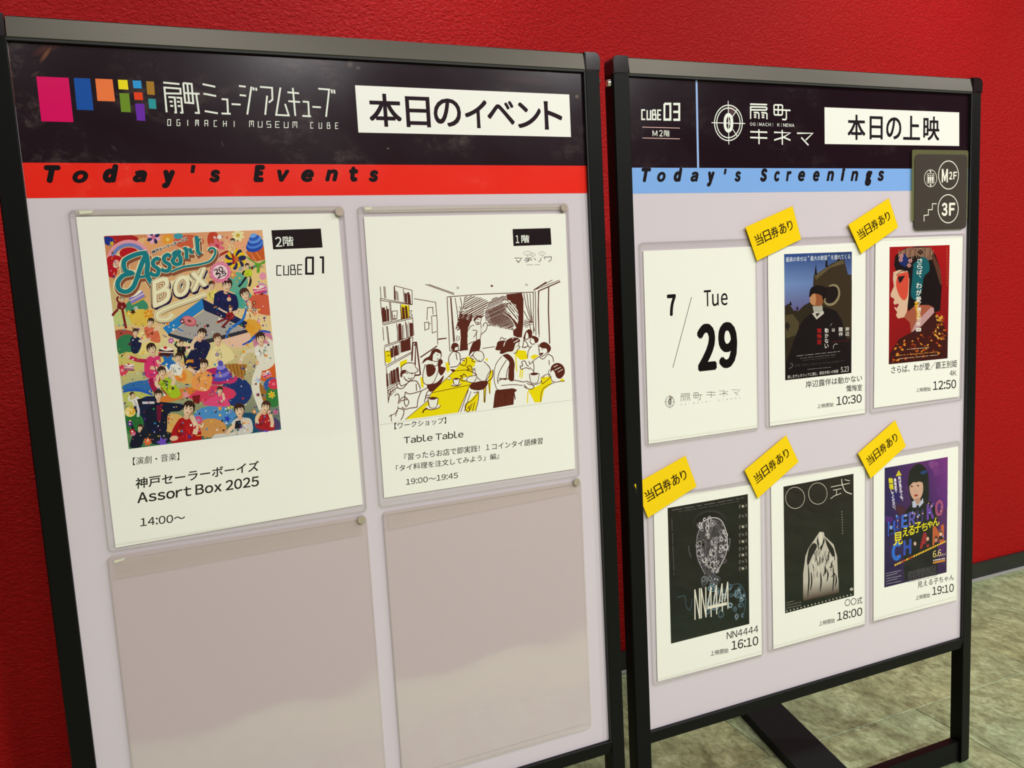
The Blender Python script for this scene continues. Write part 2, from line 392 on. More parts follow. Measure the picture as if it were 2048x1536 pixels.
    def text(s, t, bl, tr, col='111', bold=0.0, shear=0.0, h=None):
        if h:        # h: height of the line at its right end
            a, b, c = s.m(*bl), s.m(tr[0], tr[1]+h), s.m(*tr)
            return s._t(t, a, (b[0]-a[0], b[1]-a[1]), (c[0]-b[0], c[1]-b[1]), col, bold, shear)
        if s.quad:   # follow the sheet's own edges
            q = s.quad; X0 = Vector((s.ox+bl[0]/s.sc, s.oy+bl[1]/s.sc)); X1 = Vector((s.ox+tr[0]/s.sc, s.oy+tr[1]/s.sc))
            f = min(1, max(0, (X0.y-q[0][1])/(q[3][1]-q[0][1]))); g = min(1, max(0, (X1.x-q[0][0])/(q[1][0]-q[0][0])))
            hd = Vector((q[1][0]-q[0][0], q[1][1]-q[0][1])).lerp(Vector((q[2][0]-q[3][0], q[2][1]-q[3][1])), f)
            up = Vector((q[0][0]-q[3][0], q[0][1]-q[3][1])).lerp(Vector((q[1][0]-q[2][0], q[1][1]-q[2][1])), g)
            D = X1-X0; det = hd.x*up.y-hd.y*up.x; a = (D.x*up.y-D.y*up.x)/det; B = X0+hd*a
            o, b, c = P(s.k, *X0, s.off), P(s.k, *B, s.off), P(s.k, *X1, s.off)
            return s._t(t, o, (b[0]-o[0], b[1]-o[1]), (c[0]-b[0], c[1]-b[1]), col, bold, shear)
        a = s.m(*bl); b = s.m(*tr); s._t(t, a, (b[0]-a[0], 0), (0, b[1]-a[1]), col, bold, shear)
    def textq(s, t, bl, br, tl, col='111', bold=0.0, shear=0.0):
        a, b, c = s.m(*bl), s.m(*br), s.m(*tl); s._t(t, a, (b[0]-a[0], b[1]-a[1]), (c[0]-a[0], c[1]-a[1]), col, bold, shear)
    def _t(s, t, a, ex, ey, col, bold, shear):
        d = bold*math.hypot(*ey)*1.2; vs, fs = glyphs(t, shear)
        V, F = [], []; kx = 1-2*d/max(1e-6, math.hypot(*ex)); ky = 1-2*d/max(1e-6, math.hypot(*ey))
        n = 1 if d == 0 else (4 if bold < .025 else (8 if bold < .05 else 14))
        for i in range(n):
            V, F = [], []
            an = 2*pi*(i+.5)/n; dx, dz = (0, 0) if n == 1 else (d*cos(an)*1.2, d*sin(an)*1.2); o = len(V)
            V += [(a[0]+ex[0]*(.5+(x-.5)*kx)+ey[0]*(.5+(y-.5)*ky)+dx, a[1]+ex[1]*(.5+(x-.5)*kx)+ey[1]*(.5+(y-.5)*ky)+dz) for x, y in vs]
            F += [tuple(o+j for j in f) for f in fs]
            s.add(V, F, col)
    def vtext(s, t, x0, y0, x1, y1, wd, col, bold=0.0, fill=0.86):
        """characters stacked from (x0,y0) down to (x1,y1) (column centre line), wd wide"""
        n = len(t)
        for i, ch in enumerate(t):
            if ch in ' 　': continue
            fy = (i+(1-fill)/2)/n; gy = (i+1-(1-fill)/2)/n
            xa, ya = x0+(x1-x0)*fy, y0+(y1-y0)*fy; xb, yb = x0+(x1-x0)*gy, y0+(y1-y0)*gy
            if ch in '、。': s.textq(ch, (xb, ya+(yb-ya)*.5), (xb+wd*.3, ya+(yb-ya)*.5), (xb, ya), col, bold); continue
            s.textq(ch, (xb-wd/2, yb), (xb+wd/2, yb), (xa-wd/2, ya), col, bold)
    def star(s, cx, cy, r, col, n=5, k=0.45, rot=0):
        s.poly([(cx+(r if i % 2 == 0 else r*k)*sin(pi*i/n+rot), cy-(r if i % 2 == 0 else r*k)*cos(pi*i/n+rot)) for i in range(2*n)], col)
    def flower(s, cx, cy, r, col, mid, n=6, rot=0, dark=None):
        for i in range(n):
            a = 2*pi*i/n+rot; s.ell(cx+r*.6*cos(a), cy+r*.6*sin(a), r*.42, r*.25, dark if (dark and i % 2) else col, math.degrees(a), 10)
        s.ell(cx, cy, r*.3, r*.3, mid, 0, 10)
    def build(s, name, mtl, root, parent, **kw):
        """root: (u0, z0) origin of the parent on the board"""
        V, F, CC = [], [], []
        for vs, fs, cols, bb, lay, up in s.el:
            o = len(V); y = -(s.off+s.STEP*(lay+1))
            V += [(v[0]-root[0], y-root[2]-(v[2] if len(v) > 2 else 0), v[1]-root[1]) for v in vs]
            for f in fs:
                ar = sum(vs[f[i]][0]*vs[f[(i+1) % len(f)]][1]-vs[f[(i+1) % len(f)]][0]*vs[f[i]][1] for i in range(len(f)))
                g = tuple(f) if ar > 0 else tuple(reversed(f))
                F.append(tuple(o+i for i in g)); CC += [cols[i] for i in g]
        me = bpy.data.meshes.new(name); me.from_pydata(V, [], F); me.materials.append(mtl)
        at = me.color_attributes.new('Col', 'FLOAT_COLOR', 'CORNER')
        at.data.foreach_set('color', [c for q in CC for c in q])
        o = bpy.data.objects.new(name, me); return put(o, parent, **kw)

# ---------------------------------------------------------------- the room
RX0, RX1, RY0, WY = -3.2, 4.8, -3.6, 1.755
box('floor', (RX0, RX1, RY0, WY, -0.12, -0.0035), M_GROUT, kind='structure')
floor = bpy.data.objects['floor']
TW, TL_ = 0.8, 0.6; JX, JY = 1.063, 1.284
bm = bmesh.new(); bbox(bm, -TW/2+0.0008, TW/2-0.0008, -TL_/2+0.0008, TL_/2-0.0008, -0.01, 0, bev=0.0012, seg=1)
me = bpy.data.meshes.new('tile'); bmesh.ops.recalc_face_normals(bm, faces=bm.faces); bm.to_mesh(me); bm.free(); me.materials.append(M_TILE)
r = 0
for r in range(-9, 1):
    off = 0 if r == 0 else (0.4 if r % 2 else 0.0)
    for c in range(-6, 6):
        x = JX+TW*(c+.5)+off; y = JY+TL_*(r+.5)
        if r == 0: continue
        if x-TW/2 < RX0-.3 or x+TW/2 > RX1+.4: continue
        o = bpy.data.objects.new('tile', me); put(o, floor); o.location = (x, y, 0)
# last row, cut to meet the wall
hh = WY-JY
bm = bmesh.new(); bbox(bm, -TW/2+0.0008, TW/2-0.0008, -hh/2+0.0008, hh/2, -0.01, 0, bev=0.0012, seg=1)
me = bpy.data.meshes.new('tile'); bmesh.ops.recalc_face_normals(bm, faces=bm.faces); bm.to_mesh(me); bm.free(); me.materials.append(M_TILE)
for c in range(-5, 5):
    o = bpy.data.objects.new('tile', me); put(o, floor); o.location = (JX+TW*(c+.5), JY+hh/2, 0)
box('wall_back', (RX0-.1, RX1+.1, WY, WY+.12, 0, CEIL), M_WALL, kind='structure')
box('wall_left', (RX0-.1, RX0, RY0, WY, 0, CEIL), M_DARKW, kind='structure')
box('wall_right', (RX1, RX1+.1, RY0, WY, 0, CEIL), M_DARKW, kind='structure')
box('wall_front', (RX0-.1, RX1+.1, RY0-.1, RY0, 0, CEIL), M_DARKW, kind='structure')
box('ceiling', (RX0-.1, RX1+.1, RY0-.1, WY+.12, CEIL, CEIL+.1), M_CEIL, kind='structure')
box('baseboard_back', (RX0, RX1, WY-.009, WY, 0.002, 0.052), M_BASE, kind='structure', bev=0.0012)
box('trim_1', (RX0, RX1, WY-.022, WY-.008, 0.0, 0.0045), M_SEAL, kind='structure', bev=0.001)

# ---------------------------------------------------------------- the two sign stands
FR = 0.0245      # width of the frame profile
YB = 0.020       # back of the frame
def stand(k, label):
    b = BOARD[k]; W, H = b['W'], b['H']; zt = b['z']; zb = zt-H
    u0 = W/2
    root = empty('sign_stand', b['m'] @ Matrix.Translation((u0, 0.006, 0)), label, 'sign stand', 'sign stands')
    def X(bm): bmesh.ops.translate(bm, vec=(-u0, -0.006, 0), verts=bm.verts); return bm
    # rails: hollow profile whose face slopes outwards
    def rail(name, zin, zout, x0, x1, mtl):
        bm = bmesh.new()
        prof = [(YB, zin), (-0.0055, zin), (-0.0062, zin+(zout-zin)*.04), (-0.0030, zout-(zout-zin)*.05), (-0.0015, zout), (YB, zout)]
        a = [bm.verts.new((x0, y, z)) for y, z in prof]; c = [bm.verts.new((x1, y, z)) for y, z in prof]
        bm.faces.new(a); bm.faces.new(c[::-1])
        for i in range(6): bm.faces.new((a[i], a[(i+1) % 6], c[(i+1) % 6], c[i]))
        return bmobj(name, X(bm), mtl, root)
    rail('top_rail', zt+.0005, zt+FR, 0.001, W-.001, M_RAIL_LIT)
    rail('bottom_rail', zb, zb-.0225, 0, W, M_POST)
    for s, xi, xo in (('l', 0, -FR-.0015), ('r', W, W+FR)):
        bm = bmesh.new()
        prof = [(YB, xi), (-0.0055, xi), (-0.0060, xi+(xo-xi)*.04), (-0.0042, xo-(xo-xi)*.06), (-0.002, xo), (YB, xo)]
        a = [bm.verts.new((x, y, 0.004)) for y, x in prof]; c = [bm.verts.new((x, y, zt)) for y, x in prof]
        bm.faces.new(a); bm.faces.new(c[::-1])
        for i in range(6): bm.faces.new((a[i], a[(i+1) % 6], c[(i+1) % 6], c[i]))
        bmobj('post', X(bm), M_POST, root)
        # rounded plastic corner cap
        x0, x1 = min(xi, xo), max(xi, xo); bm = bmesh.new()
        prism(bm, rrect(x0, zt+.0002, x1, zt+FR+.0012, .0085, 5, (1, 0, 0, 0) if s == 'r' else (0, 1, 0, 0)), -0.0064, YB+.0005)
        bmesh.ops.bevel(bm, geom=[e for e in bm.edges if all(v.co.y < -0.006 for v in e.verts)], offset=.0011, segments=2, affect='EDGES')
        bmobj('corner_cap', X(bm), M_CAP, root)
        bm = bmesh.new(); bbox(bm, x0+.002, x1-.002, -.002, YB-.002, 0, .005, bev=.001); bmobj('foot_pad', X(bm), M_RUB, root)
        # side screw
        bm = bmesh.new(); r = bmesh.ops.create_cone(bm, cap_ends=True, segments=20, radius1=.0062, radius2=.005, depth=.0045)
        bmesh.ops.rotate(bm, matrix=Matrix.Rotation(radians(90 if s == 'r' else -90), 3, 'Y'), verts=bm.verts)
        bmesh.ops.translate(bm, vec=(xo+(.002 if s == 'r' else -.002), .0075, zt-.0115), verts=bm.verts)
        bbox(bm, xo-.0048 if s == 'l' else xo+.0036, xo-.0036 if s == 'l' else xo+.0048, .0070, .0080, zt-.0160, zt-.0070)
        bmobj('side_screw', X(bm), M_SCREW, root)
    bm = bmesh.new(); bbox(bm, 0, W, 0.0, YB-.002, 0.004, 0.045, bev=.001); bmobj('base_rail', X(bm), M_POST, root)
    bm = bmesh.new(); bbox(bm, 0, W, 0.0, 0.008, zb, zt); bmobj('print_panel', X(bm), M_PANEL, root)
    bm = bmesh.new(); bbox(bm, 0, W, YB-.004, YB-.001, zb, zt); bmobj('back_board', X(bm), M_BACK_SHADE, root)
    for (x0, x1, z0, z1) in ((0, W, zt-.0022, zt+.001), (W-.0022, W, zb, zt)):
        bm = bmesh.new(); bbox(bm, x0, x1, -0.0052, 0.001, z0, z1); bmobj('shade_strip', X(bm), M_BACK_SHADE, root)  # dark strip in place of the frame's shadow on the recessed print
    return root, (u0, 0, 0.006)

# ---------------------------------------------------------------- board 1: today's events
ST1, R1 = stand(1, 'black framed sign stand with vermilion band and coloured square emblem, on the left')
ST2, R2 = stand(2, 'black framed sign stand with sky blue band, right, with six sleeved notices')
WH = 'f4f8ef'
def slab(k, name, u0, u1, v0, v1, y, t, mtl, parent, root, **kw):
    zt = BOARD[k]['z']
    bm = bmesh.new(); bbox(bm, u0-root[0], u1-root[0], -y-t-root[2], -y-root[2], zt-v1-root[1], zt-v0-root[1])
    return bmobj(name, bm, mtl, parent, **kw)
def slabq(k, name, quad, y, t, mtl, parent, root, **kw):
    """a flat sheet whose four photo corners lie at its front face"""
    bm = bmesh.new()
    pts = [P(k, *q, y+t) for q in quad]
    prism(bm, [(a-root[0], b-root[1]) for a, b in pts], -y-t-root[2], -y-root[2])
    return bmobj(name, bm, mtl, parent, **kw)

slab(1, 'header_print', .0003, BOARD[1]['W']-.0022, .002, .1330, 0, .0002, M_HEAD, ST1, R1, label='near-black plum header with scuffs')
slab(1, 'colour_band', .0003, BOARD[1]['W']-.0022, .1330, .1722, 0, .0002, M_RED, ST1, R1, label='vermilion band')
slab(2, 'header_print', .0003, BOARD[2]['W']-.0022, .002, .1332, 0, .0002, M_HEAD2, ST2, R2, label='near-black plum header')
slab(2, 'colour_band', .0003, BOARD[2]['W']-.0022, .1332, .1711, 0, .0002, M_BLUE, ST2, R2, label='sky blue band')

def band_letters(k, view, items, h_shear, parent, root, bold):
    for ch, bl, tr in items:
        pr = Print(k, .0003, view); pr.text(ch, bl, tr, '190a10', bold, h_shear); pr.build('band_letter', M_INK, root, parent)
# Today's Events  (view: 0,0 x2.9257)
band_letters(1, (2.9257, 0, 0), [("T", (268, 1068), (352, 968)), ("o", (428, 1070), (512, 998)), ("d", (606, 1068), (690, 962)), ("a", (780, 1066), (858, 996)),
    ("y", (950, 1100), (1022, 996)), ("'", (1116, 1012), (1143, 966)), ("s", (1228, 1066), (1286, 994)), ("E", (1486, 1064), (1548, 966)), ("v", (1628, 1062), (1692, 994)), ("e", (1765, 1064), (1834, 992)),
    ("n", (1905, 1060), (1975, 992))], .30, ST1, R1, .075)
band_letters(1, (3.151, 650, 60), [("t", (158, 955), (206, 862)), ("s", (278, 957), (334, 884))], .30, ST1, R1, .075)
band_letters(2, (2.415, 1200, 90), [("T", (203, 661), (246, 594)), ("o", (277, 661), (316, 613)), ("d", (357, 660), (397, 594)), ("a", (438, 660), (475, 612)), ("y", (517, 683), (553, 612)), ("'", (598, 625), (612, 598)),
    ("s", (651, 660), (680, 610)), ("S", (774, 660), (808, 596)), ("c", (842, 659), (868, 609)), ("r", (899, 658), (925, 609)), ("e", (957, 658), (990, 608)), ("e", (1029, 658), (1060, 608)), ("n", (1095, 657), (1130, 608)),
    ("i", (1163, 657), (1184, 594)), ("n", (1211, 657), (1247, 608)), ("g", (1280, 680), (1315, 608)), ("s", (1341, 657), (1372, 607))], .28, ST2, R2, .06)

# coloured square tiles of the emblem
V0 = (2.9257, 0, 0)
for quad, col in (([(212, 447), (401, 455), (430, 715), (242, 710)], 'e4006e'), ([(431, 456), (527, 459), (548, 646), (450, 642)], '1a5fb4'), ([(557, 460), (658, 464), (674, 594), (570, 590)], 'ff8a50'),
                  ([(689, 466), (745, 468), (752, 525), (695, 522)], 'f8e820'), ([(698, 544), (755, 546), (766, 657), (709, 655)], '7d9e33'),
                  ([(775, 471), (825, 472), (830, 518), (781, 516)], '3aa8e8'), ([(782, 539), (833, 541), (838, 586), (787, 584)], 'f0501e'), ([(790, 606), (844, 608), (851, 708), (801, 705)], '7a35b8'),
                  ([(855, 475), (900, 477), (907, 556), (862, 553)], 'b5892f'), ([(867, 577), (910, 579), (916, 638), (873, 635)], '35a5ab')):
    p = Print(1, .00025, V0); p.poly(quad, col); p.build('emblem_tile', M_GLOSS, R1, ST1)
p = Print(1, .00025, V0)
S = [[(955, 483), (1050, 492)], [(975, 657), (962, 512), (1055, 519), (1057, 548), (966, 546)],
     [(985, 568), (1022, 570), (1030, 658), (1020, 658)], [(992, 594), (1010, 595)], [(996, 619), (1014, 620)], [(1032, 571), (1060, 573), (1068, 659), (1054, 659)], [(1036, 595), (1052, 596)], [(1040, 620), (1056, 621)],
     [(1072, 486), (1121, 491), (1131, 604), (1084, 600), (1072, 486)], [(1096, 490), (1107, 602)], [(1078, 544), (1168, 549)], [(1148, 549), (1164, 661), (1140, 660)],
     [(1185, 492), (1260, 508)], [(1190, 548), (1265, 562)], [(1198, 650), (1275, 663)],
     [(1297, 580), (1330, 582), (1334, 664)], [(1296, 664), (1350, 666)], [(1355, 609), (1408, 612)],
     [(1398, 503), (1438, 507)], [(1402, 556), (1440, 560)], [(1471, 507), (1447, 670)], [(1482, 511), (1485, 529)], [(1498, 513), (1501, 531)],
     [(1521, 508), (1592, 514), (1594, 583), (1573, 600)], [(1563, 560), (1552, 672)], [(1641, 512), (1616, 672), (1690, 676), (1668, 608)],
     [(1682, 540), (1750, 546)], [(1687, 592), (1756, 597)], [(1713, 514), (1728, 678)], [(1771, 594), (1804, 597), (1808, 679)], [(1769, 678), (1820, 681)], [(1828, 625), (1878, 628)],
     [(1862, 519), (1926, 524), (1908, 684)], [(1940, 523), (1943, 546)], [(1955, 525), (1958, 548)]]
p.lines(S, 2.15, WH)
p.build('emblem_name', M_INK, R1, ST1)
SQ = dict(C=[[(1, 0), (0, 0), (0, 1), (1, 1)]], U=[[(0, 0), (0, 1), (1, 1), (1, 0)]], B=[[(0, 0), (0, 1), (1, 1), (1, .48), (0, .48)], [(0, 0), (.8, 0), (.8, .48)]], E=[[(1, 0), (0, 0), (0, 1), (1, 1)], [(0, .5), (.85, .5)]],
          O=[[(0, 0), (1, 0), (1, 1), (0, 1), (0, 0)]], G=[[(1, 0), (0, 0), (0, 1), (1, 1), (1, .5), (.55, .5)]], I=[[(.5, 0), (.5, 1)]], M=[[(0, 1), (0, 0), (1, 0), (1, 1)], [(.5, 0), (.5, .7)]],
          A=[[(0, 1), (0, 0), (1, 0), (1, 1)], [(0, .55), (1, .55)]], H=[[(0, 0), (0, 1)], [(1, 0), (1, 1)], [(0, .5), (1, .5)]], S=[[(1, 0), (0, 0), (0, .5), (1, .5), (1, 1), (0, 1)]], **{'0': [[(0, 0), (1, 0), (1, 1), (0, 1), (0, 0)]], '1': [[(.5, 0), (1, 0), (1, 1)]], '3': [[(0, 0), (1, 0), (1, 1), (0, 1)], [(0, .5), (1, .5)]]})
def sq(pr, s, x0, y0, x1, y1, wfrac, mmw, col, slope=0.0):
    """square lettering: s spread from x0 to x1, cap height y0..y1 (view units), slope = dy over the run"""
    n = len(s); cw = (x1-x0)/(n-1+wfrac)
    for i, ch in enumerate(s):
        if ch == ' ': continue
        xx = x0+cw*i; ww = cw*wfrac; dy = slope*(xx-x0)/(x1-x0)
        h = mmw*.48*pr.sc if pr.k == 2 else mmw*.62*pr.sc*.8
        for ln in SQ[ch]: pr.line([(xx+h+(ww-2*h)*a, y0+h+dy+(y1-y0-2*h)*b) for a, b in ln], mmw, col)
p = Print(1, .00025, V0)
sq(p, 'OGIMACHI', 980, 698, 1380, 735, .36, .85, WH, 9); sq(p, 'MUSEUM', 1459, 707, 1738, 744, .50, .85, WH, 6); sq(p, 'CUBE', 1817, 715, 1980, 751, .38, .85, WH, 3)
p.build('emblem_caption', M_INK, R1, ST1)
# title plates
tp = slabq(1, 'title_plate', [(710, 170.5), (1138.5, 189), (1142, 274), (716.8, 265)], .0003, .0004, mat('title_plate_white', (0.9, 0.9, 0.84), .35), ST1, R1)
p = Print(1, .0008, (3.151, 650, 60))
for ch, bl, tr in (('本', (284, 608), (475, 405)), ('日', (515, 612), (657, 422)), ('の', (690, 608), (852, 434)), ('イ', (886, 617), (1018, 442)), ('ベ', (1026, 594), (1190, 448)), ('ン', (1217, 618), (1358, 460)), ('ト', (1385, 628), (1492, 452))):
    p.text(ch, bl, tr, '2a1020', .018)
p.build('plate_lettering', M_INK, R1, tp)
# old smears and glue marks on the dark laminate
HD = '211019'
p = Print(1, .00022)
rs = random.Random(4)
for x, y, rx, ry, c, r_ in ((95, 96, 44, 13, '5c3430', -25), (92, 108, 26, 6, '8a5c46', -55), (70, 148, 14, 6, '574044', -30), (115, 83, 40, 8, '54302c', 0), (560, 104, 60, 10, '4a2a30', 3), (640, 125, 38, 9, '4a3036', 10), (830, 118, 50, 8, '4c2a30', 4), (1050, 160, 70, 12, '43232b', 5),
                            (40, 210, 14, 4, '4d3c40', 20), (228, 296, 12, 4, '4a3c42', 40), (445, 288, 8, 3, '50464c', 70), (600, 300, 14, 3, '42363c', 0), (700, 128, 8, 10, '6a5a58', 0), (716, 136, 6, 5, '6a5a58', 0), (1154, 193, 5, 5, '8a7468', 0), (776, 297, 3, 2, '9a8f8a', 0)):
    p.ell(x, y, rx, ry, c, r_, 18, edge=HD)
for i in range(26): x, y = rs.uniform(60, 1140), rs.uniform(100, 318); p.line([(x, y), (x+rs.uniform(-14, 14), y+rs.uniform(-6, 6))], .25, rs.choice(['4a3a40', '5a4a4c', '3f2c34']), taper=.8)
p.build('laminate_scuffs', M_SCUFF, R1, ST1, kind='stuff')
# a worn, lifted left edge of the laminate
p = Print(1, .0003); p.line([(16.5, 92), (28, 200), (39, 320)], 1.2, '8a6258', taper=.8); p.build('laminate_edge', M_INK, R1, ST1)

# ---------------------------------------------------------------- board 2 header
V2 = (2.415, 1200, 90); V3 = (5.389, 1270, 190)
p = Print(2, .0003, V2); p.line([(466, 165), (474, 593)], 3.6, 'a9c4f2'); p.build('divider_line', M_INK, R2, ST2)
p = Print(2, .0003, V3)
sq(p, 'CUBE', 68, 156, 288, 268, .84, 2.3, WH, 3); sq(p, '03', 308, 86, 486, 274, .86, 3.5, WH, 4)
p.lines([[(78, 346), (484, 357)], [(80, 463), (484, 473)]], 1.0, 'e8c4bc')
p.text('M', (190, 443), (240, 383), WH, .01); p.text('2', (262, 446), (298, 379), WH, .01); p.text('階', (312, 447), (373, 380), WH, .004)
p.build('floor_lettering', M_INK, R2, ST2)
def kinema_mark(p, cx, cy, rx, ry, w, col, dim):
    q = lambda a, r: (cx+rx*r*sin(radians(a)), cy-ry*r*cos(radians(a)))
    if dim: p.poly([(cx, cy)]+[q(a, .99) for a in range(0, 41, 8)], dim)
    p.line([q(a, 1.0) for a in range(0, 360, 12)], w, col, close=True); p.line([q(a, .84) for a in range(0, 360, 12)], w, col, close=True)
    p.line([(cx-rx*1.22, cy-ry*.01), (cx+rx*1.2, cy+ry*.04)], w*.8, col); p.line([(cx-rx*.02, cy-ry*1.24), (cx+rx*.03, cy+ry*1.22)], w*.8, col)
    p.line([q(40, .42), q(40, 1.0)], w*.8, col); p.line([q(140, .45), q(140, 1.0)], w*.8, col)
    r = [(cx+rx*.25*sin(a)*(1 if True else 1), cy-ry*.38*(cos(a)) + (-ry*.08 if cos(a) > 0 else ry*.08)) for a in (radians(t) for t in range(0, 360, 20))]
    p.line(r, w*3.0, col, close=True)
    p.line([(cx, cy), (cx+rx*.2, cy-ry*.2)], w*.6, col); p.line([(cx, cy), (cx+rx*.18, cy+ry*.2)], w*.6, col)
p = Print(2, .0003, V3); kinema_mark(p, 1007, 300, 150, 191, 1.7, WH, '5e4149'); p.build('cinema_emblem', M_INK, R2, ST2)
KN = [[(1240, 98), (1424, 104)], [(1246, 258), (1246, 128), (1412, 132), (1422, 142), (1420, 156), (1410, 162), (1252, 160)], [(1280, 188), (1326, 190), (1335, 200), (1335, 258)], [(1282, 214), (1308, 215)], [(1282, 238), (1308, 240)],
      [(1360, 190), (1412, 192), (1422, 204), (1422, 262)], [(1366, 216), (1394, 217)], [(1366, 240), (1394, 242)],
      [(1506, 106), (1580, 108), (1590, 118), (1588, 206), (1578, 216), (1508, 214), (1500, 204), (1498, 116), (1506, 106)], [(1544, 106), (1543, 214)], [(1500, 158), (1676, 166)], [(1630, 166), (1632, 252), (1622, 266), (1586, 262)]]
KN2 = [[(1242, 396), (1426, 402)], [(1242, 458), (1426, 464)], [(1335, 370), (1337, 530)], [(1498, 402), (1675, 408), (1600, 455), (1500, 486)], [(1586, 376), (1588, 536)], [(1600, 455), (1676, 488)],
       [(1746, 412), (1916, 412), (1840, 486)], [(1792, 458), (1870, 542)]]
p = Print(2, .0003, V3); p.lines(KN+KN2, 2.5, WH)
for i, ch in enumerate('OGIMACHI'): p.text(ch, (1240+33*i+(12 if ch == 'I' else 0), 331+i*.9), (1240+33*i+(17 if ch == 'I' else 25), 296+i*.9), WH, .012)
for i, ch in enumerate('KINEMA'): p.text(ch, (1534+31.5*i+(10 if ch == 'I' else 0), 339+i), (1534+31.5*i+(15 if ch == 'I' else 25), 305+i), WH, .012)
p.build('cinema_name', M_INK, R2, ST2)
tp = slabq(2, 'title_plate', [(1649, 214.5), (1918.5, 224.8), (1918.5, 292), (1649.5, 288)], .0003, .0004, bpy.data.materials['title_plate_white'], ST2, R2)
p = Print(2, .0008, V2)
p.text('本', (1196, 458), (1282, 338), '1c0c16', .016); p.text('日', (1302, 456), (1366, 345), '1c0c16', .016); p.text('の', (1382, 455), (1456, 350), '1c0c16', .016)
p.text('上', (1464, 458), (1547, 343), '1c0c16', .016); p.text('映', (1561, 461), (1640, 346), '1c0c16', .016)
p.build('plate_lettering', M_INK, R2, tp)

# ---------------------------------------------------------------- flat steel foot lying under the cinema board
def fl(px, py, z):
    d = ray(px, py); t = (z-CAM_Z)/d.z; return Vector((d.x*t, d.y*t))
zp = .022
A, B_ = fl(1561, 1405, zp), fl(1695.5, 1536, zp); D, E_ = fl(1519, 1456, zp), fl(1596, 1536, zp)
dirv = (B_-A).normalized(); nrm = Vector((-dirv.y, dirv.x)); wdt = (D-A).dot(nrm)
ctr = A+nrm*wdt/2; mid = ctr+dirv*((1.142-ctr.y)/dirv.y); HL = .26; mid = mid-dirv*HL      # near end stops just behind the base rail
ang = math.atan2(dirv.y, dirv.x)
box('floor_plate', (-HL, HL, -abs(wdt)/2, abs(wdt)/2, 0, zp), M_FOOT, None, Matrix.Translation((mid.x, mid.y, 0)) @ Matrix.Rotation(ang, 4, 'Z'), bev=.0015,
    label='wide flat black steel plate lying on the floor behind the right sign stand', cat='base plate')

# ---------------------------------------------------------------- sleeves, tapes, magnets
WHERE = {}
def sleeve(k, bl, tr, label, mtl, empty_=False, chips=(), group=None):
    a = P(k, *bl, .003); b = P(k, *tr, .003)
    u0, z0, u1, z1 = a[0], a[1], b[0], b[1]; cu, cz = (u0+u1)/2, (z0+z1)/2
    o = empty('clear_sleeve', BOARD[k]['m'] @ Matrix.Translation((cu, -.0002, cz)), label, 'plastic sleeve', group)
    W, H = u1-u0, z1-z0
    # back sheet and a front sheet that bulges gently; both thin solids
    for nm, y0, y1, bul in (('back_sheet', -.0002, -.0005, 0), ('front_sheet', -.0026, -.0029, 1)):
        mt = M_EDGE_BACK if nm == 'back_sheet' else mtl
        bm = bmesh.new(); bm.faces.new([bm.verts.new((x, y1, z)) for x, z in rrect(-W/2, -H/2, W/2, H/2, .006, 3)])
        bmobj(nm, bm, mt, o)
    # welded rim: four slim beads
    t = .0016
    bm = bmesh.new(); out = rrect(-W/2, -H/2, W/2, H/2, .006, 4); inn = rrect(-W/2+t, -H/2+t, W/2-t, H/2-t, .0045, 4); n = len(out)
    for y in (-.0036, -.0002):
        for i in range(n):
            j = (i+1) % n; vs = [bm.verts.new((q[0], y, q[1])) for q in (out[i], out[j], inn[j], inn[i])]; bm.faces.new(vs)
    for ring in (out, inn):
        for i in range(n):
            j = (i+1) % n; bm.faces.new([bm.verts.new((ring[i][0], -.0036, ring[i][1])), bm.verts.new((ring[j][0], -.0036, ring[j][1])), bm.verts.new((ring[j][0], -.0002, ring[j][1])), bm.verts.new((ring[i][0], -.0002, ring[i][1]))])
    bmesh.ops.remove_doubles(bm, verts=bm.verts, dist=1e-6)
    bmobj('welded_edge', bm, M_EDGE, o)
    # inner weld line above the bottom edge
    bm = bmesh.new(); bbox(bm, -W/2+.004, W/2-.003, -.0033, -.0029, -H/2+.0085, -H/2+.0095); bmobj('weld_line', bm, M_EDGE, o)
    bm = bmesh.new(); bbox(bm, -W/2+.002, W/2-.002, -.0033, -.0029, H/2-.0062, H/2-.0050); bmobj('weld_line', bm, M_EDGE, o)
    return o, (cu, cz, W, H)
M_EDGE_BACK = clear('pvc_back_sheet', (0.985, 0.98, 0.975), 1.25, 0.2)
G1 = 'clear plastic sleeves on the left board'; G2 = 'clear plastic sleeves on the right board'
sleeve(1, (216.3, 1106), (688, 412), 'tall clear plastic sleeve holding the colourful collage notice', M_SLEEVE, group=G1)
sleeve(1, (759, 1016.8), (1137, 407), 'clear plastic sleeve holding the brown line drawing notice', M_SLEEVE, group=G1)
vb = P(1, 1185, 1454, .003)[1]
s3r = P(1, 731, 1031, .003); s3l = P(1, 214.8, 1121, .003)
def inv(k, u, z, off):
    b = BOARD[k]; c, s = cos(b['a']), sin(b['a']); X = Vector((b['x']+u*c+s*off, b['y']+u*s-c*off, z-CAM_Z))
    q = [X.dot(a) for a in AX]; return (1024+FPX*q[0]/q[2], 768+FPX*q[1]/q[2])
_, S3 = sleeve(1, inv(1, s3l[0], vb, .003), (733, 1030), 'empty clear plastic sleeve below the collage notice', M_EMPTY, True, group=G1)
s4l = P(1, 765.7, 1030, .003)
_, S4 = sleeve(1, inv(1, s4l[0], vb, .003), (1162, 960), 'empty clear plastic sleeve below the line drawing notice', M_EMPTY, True, group=G1)
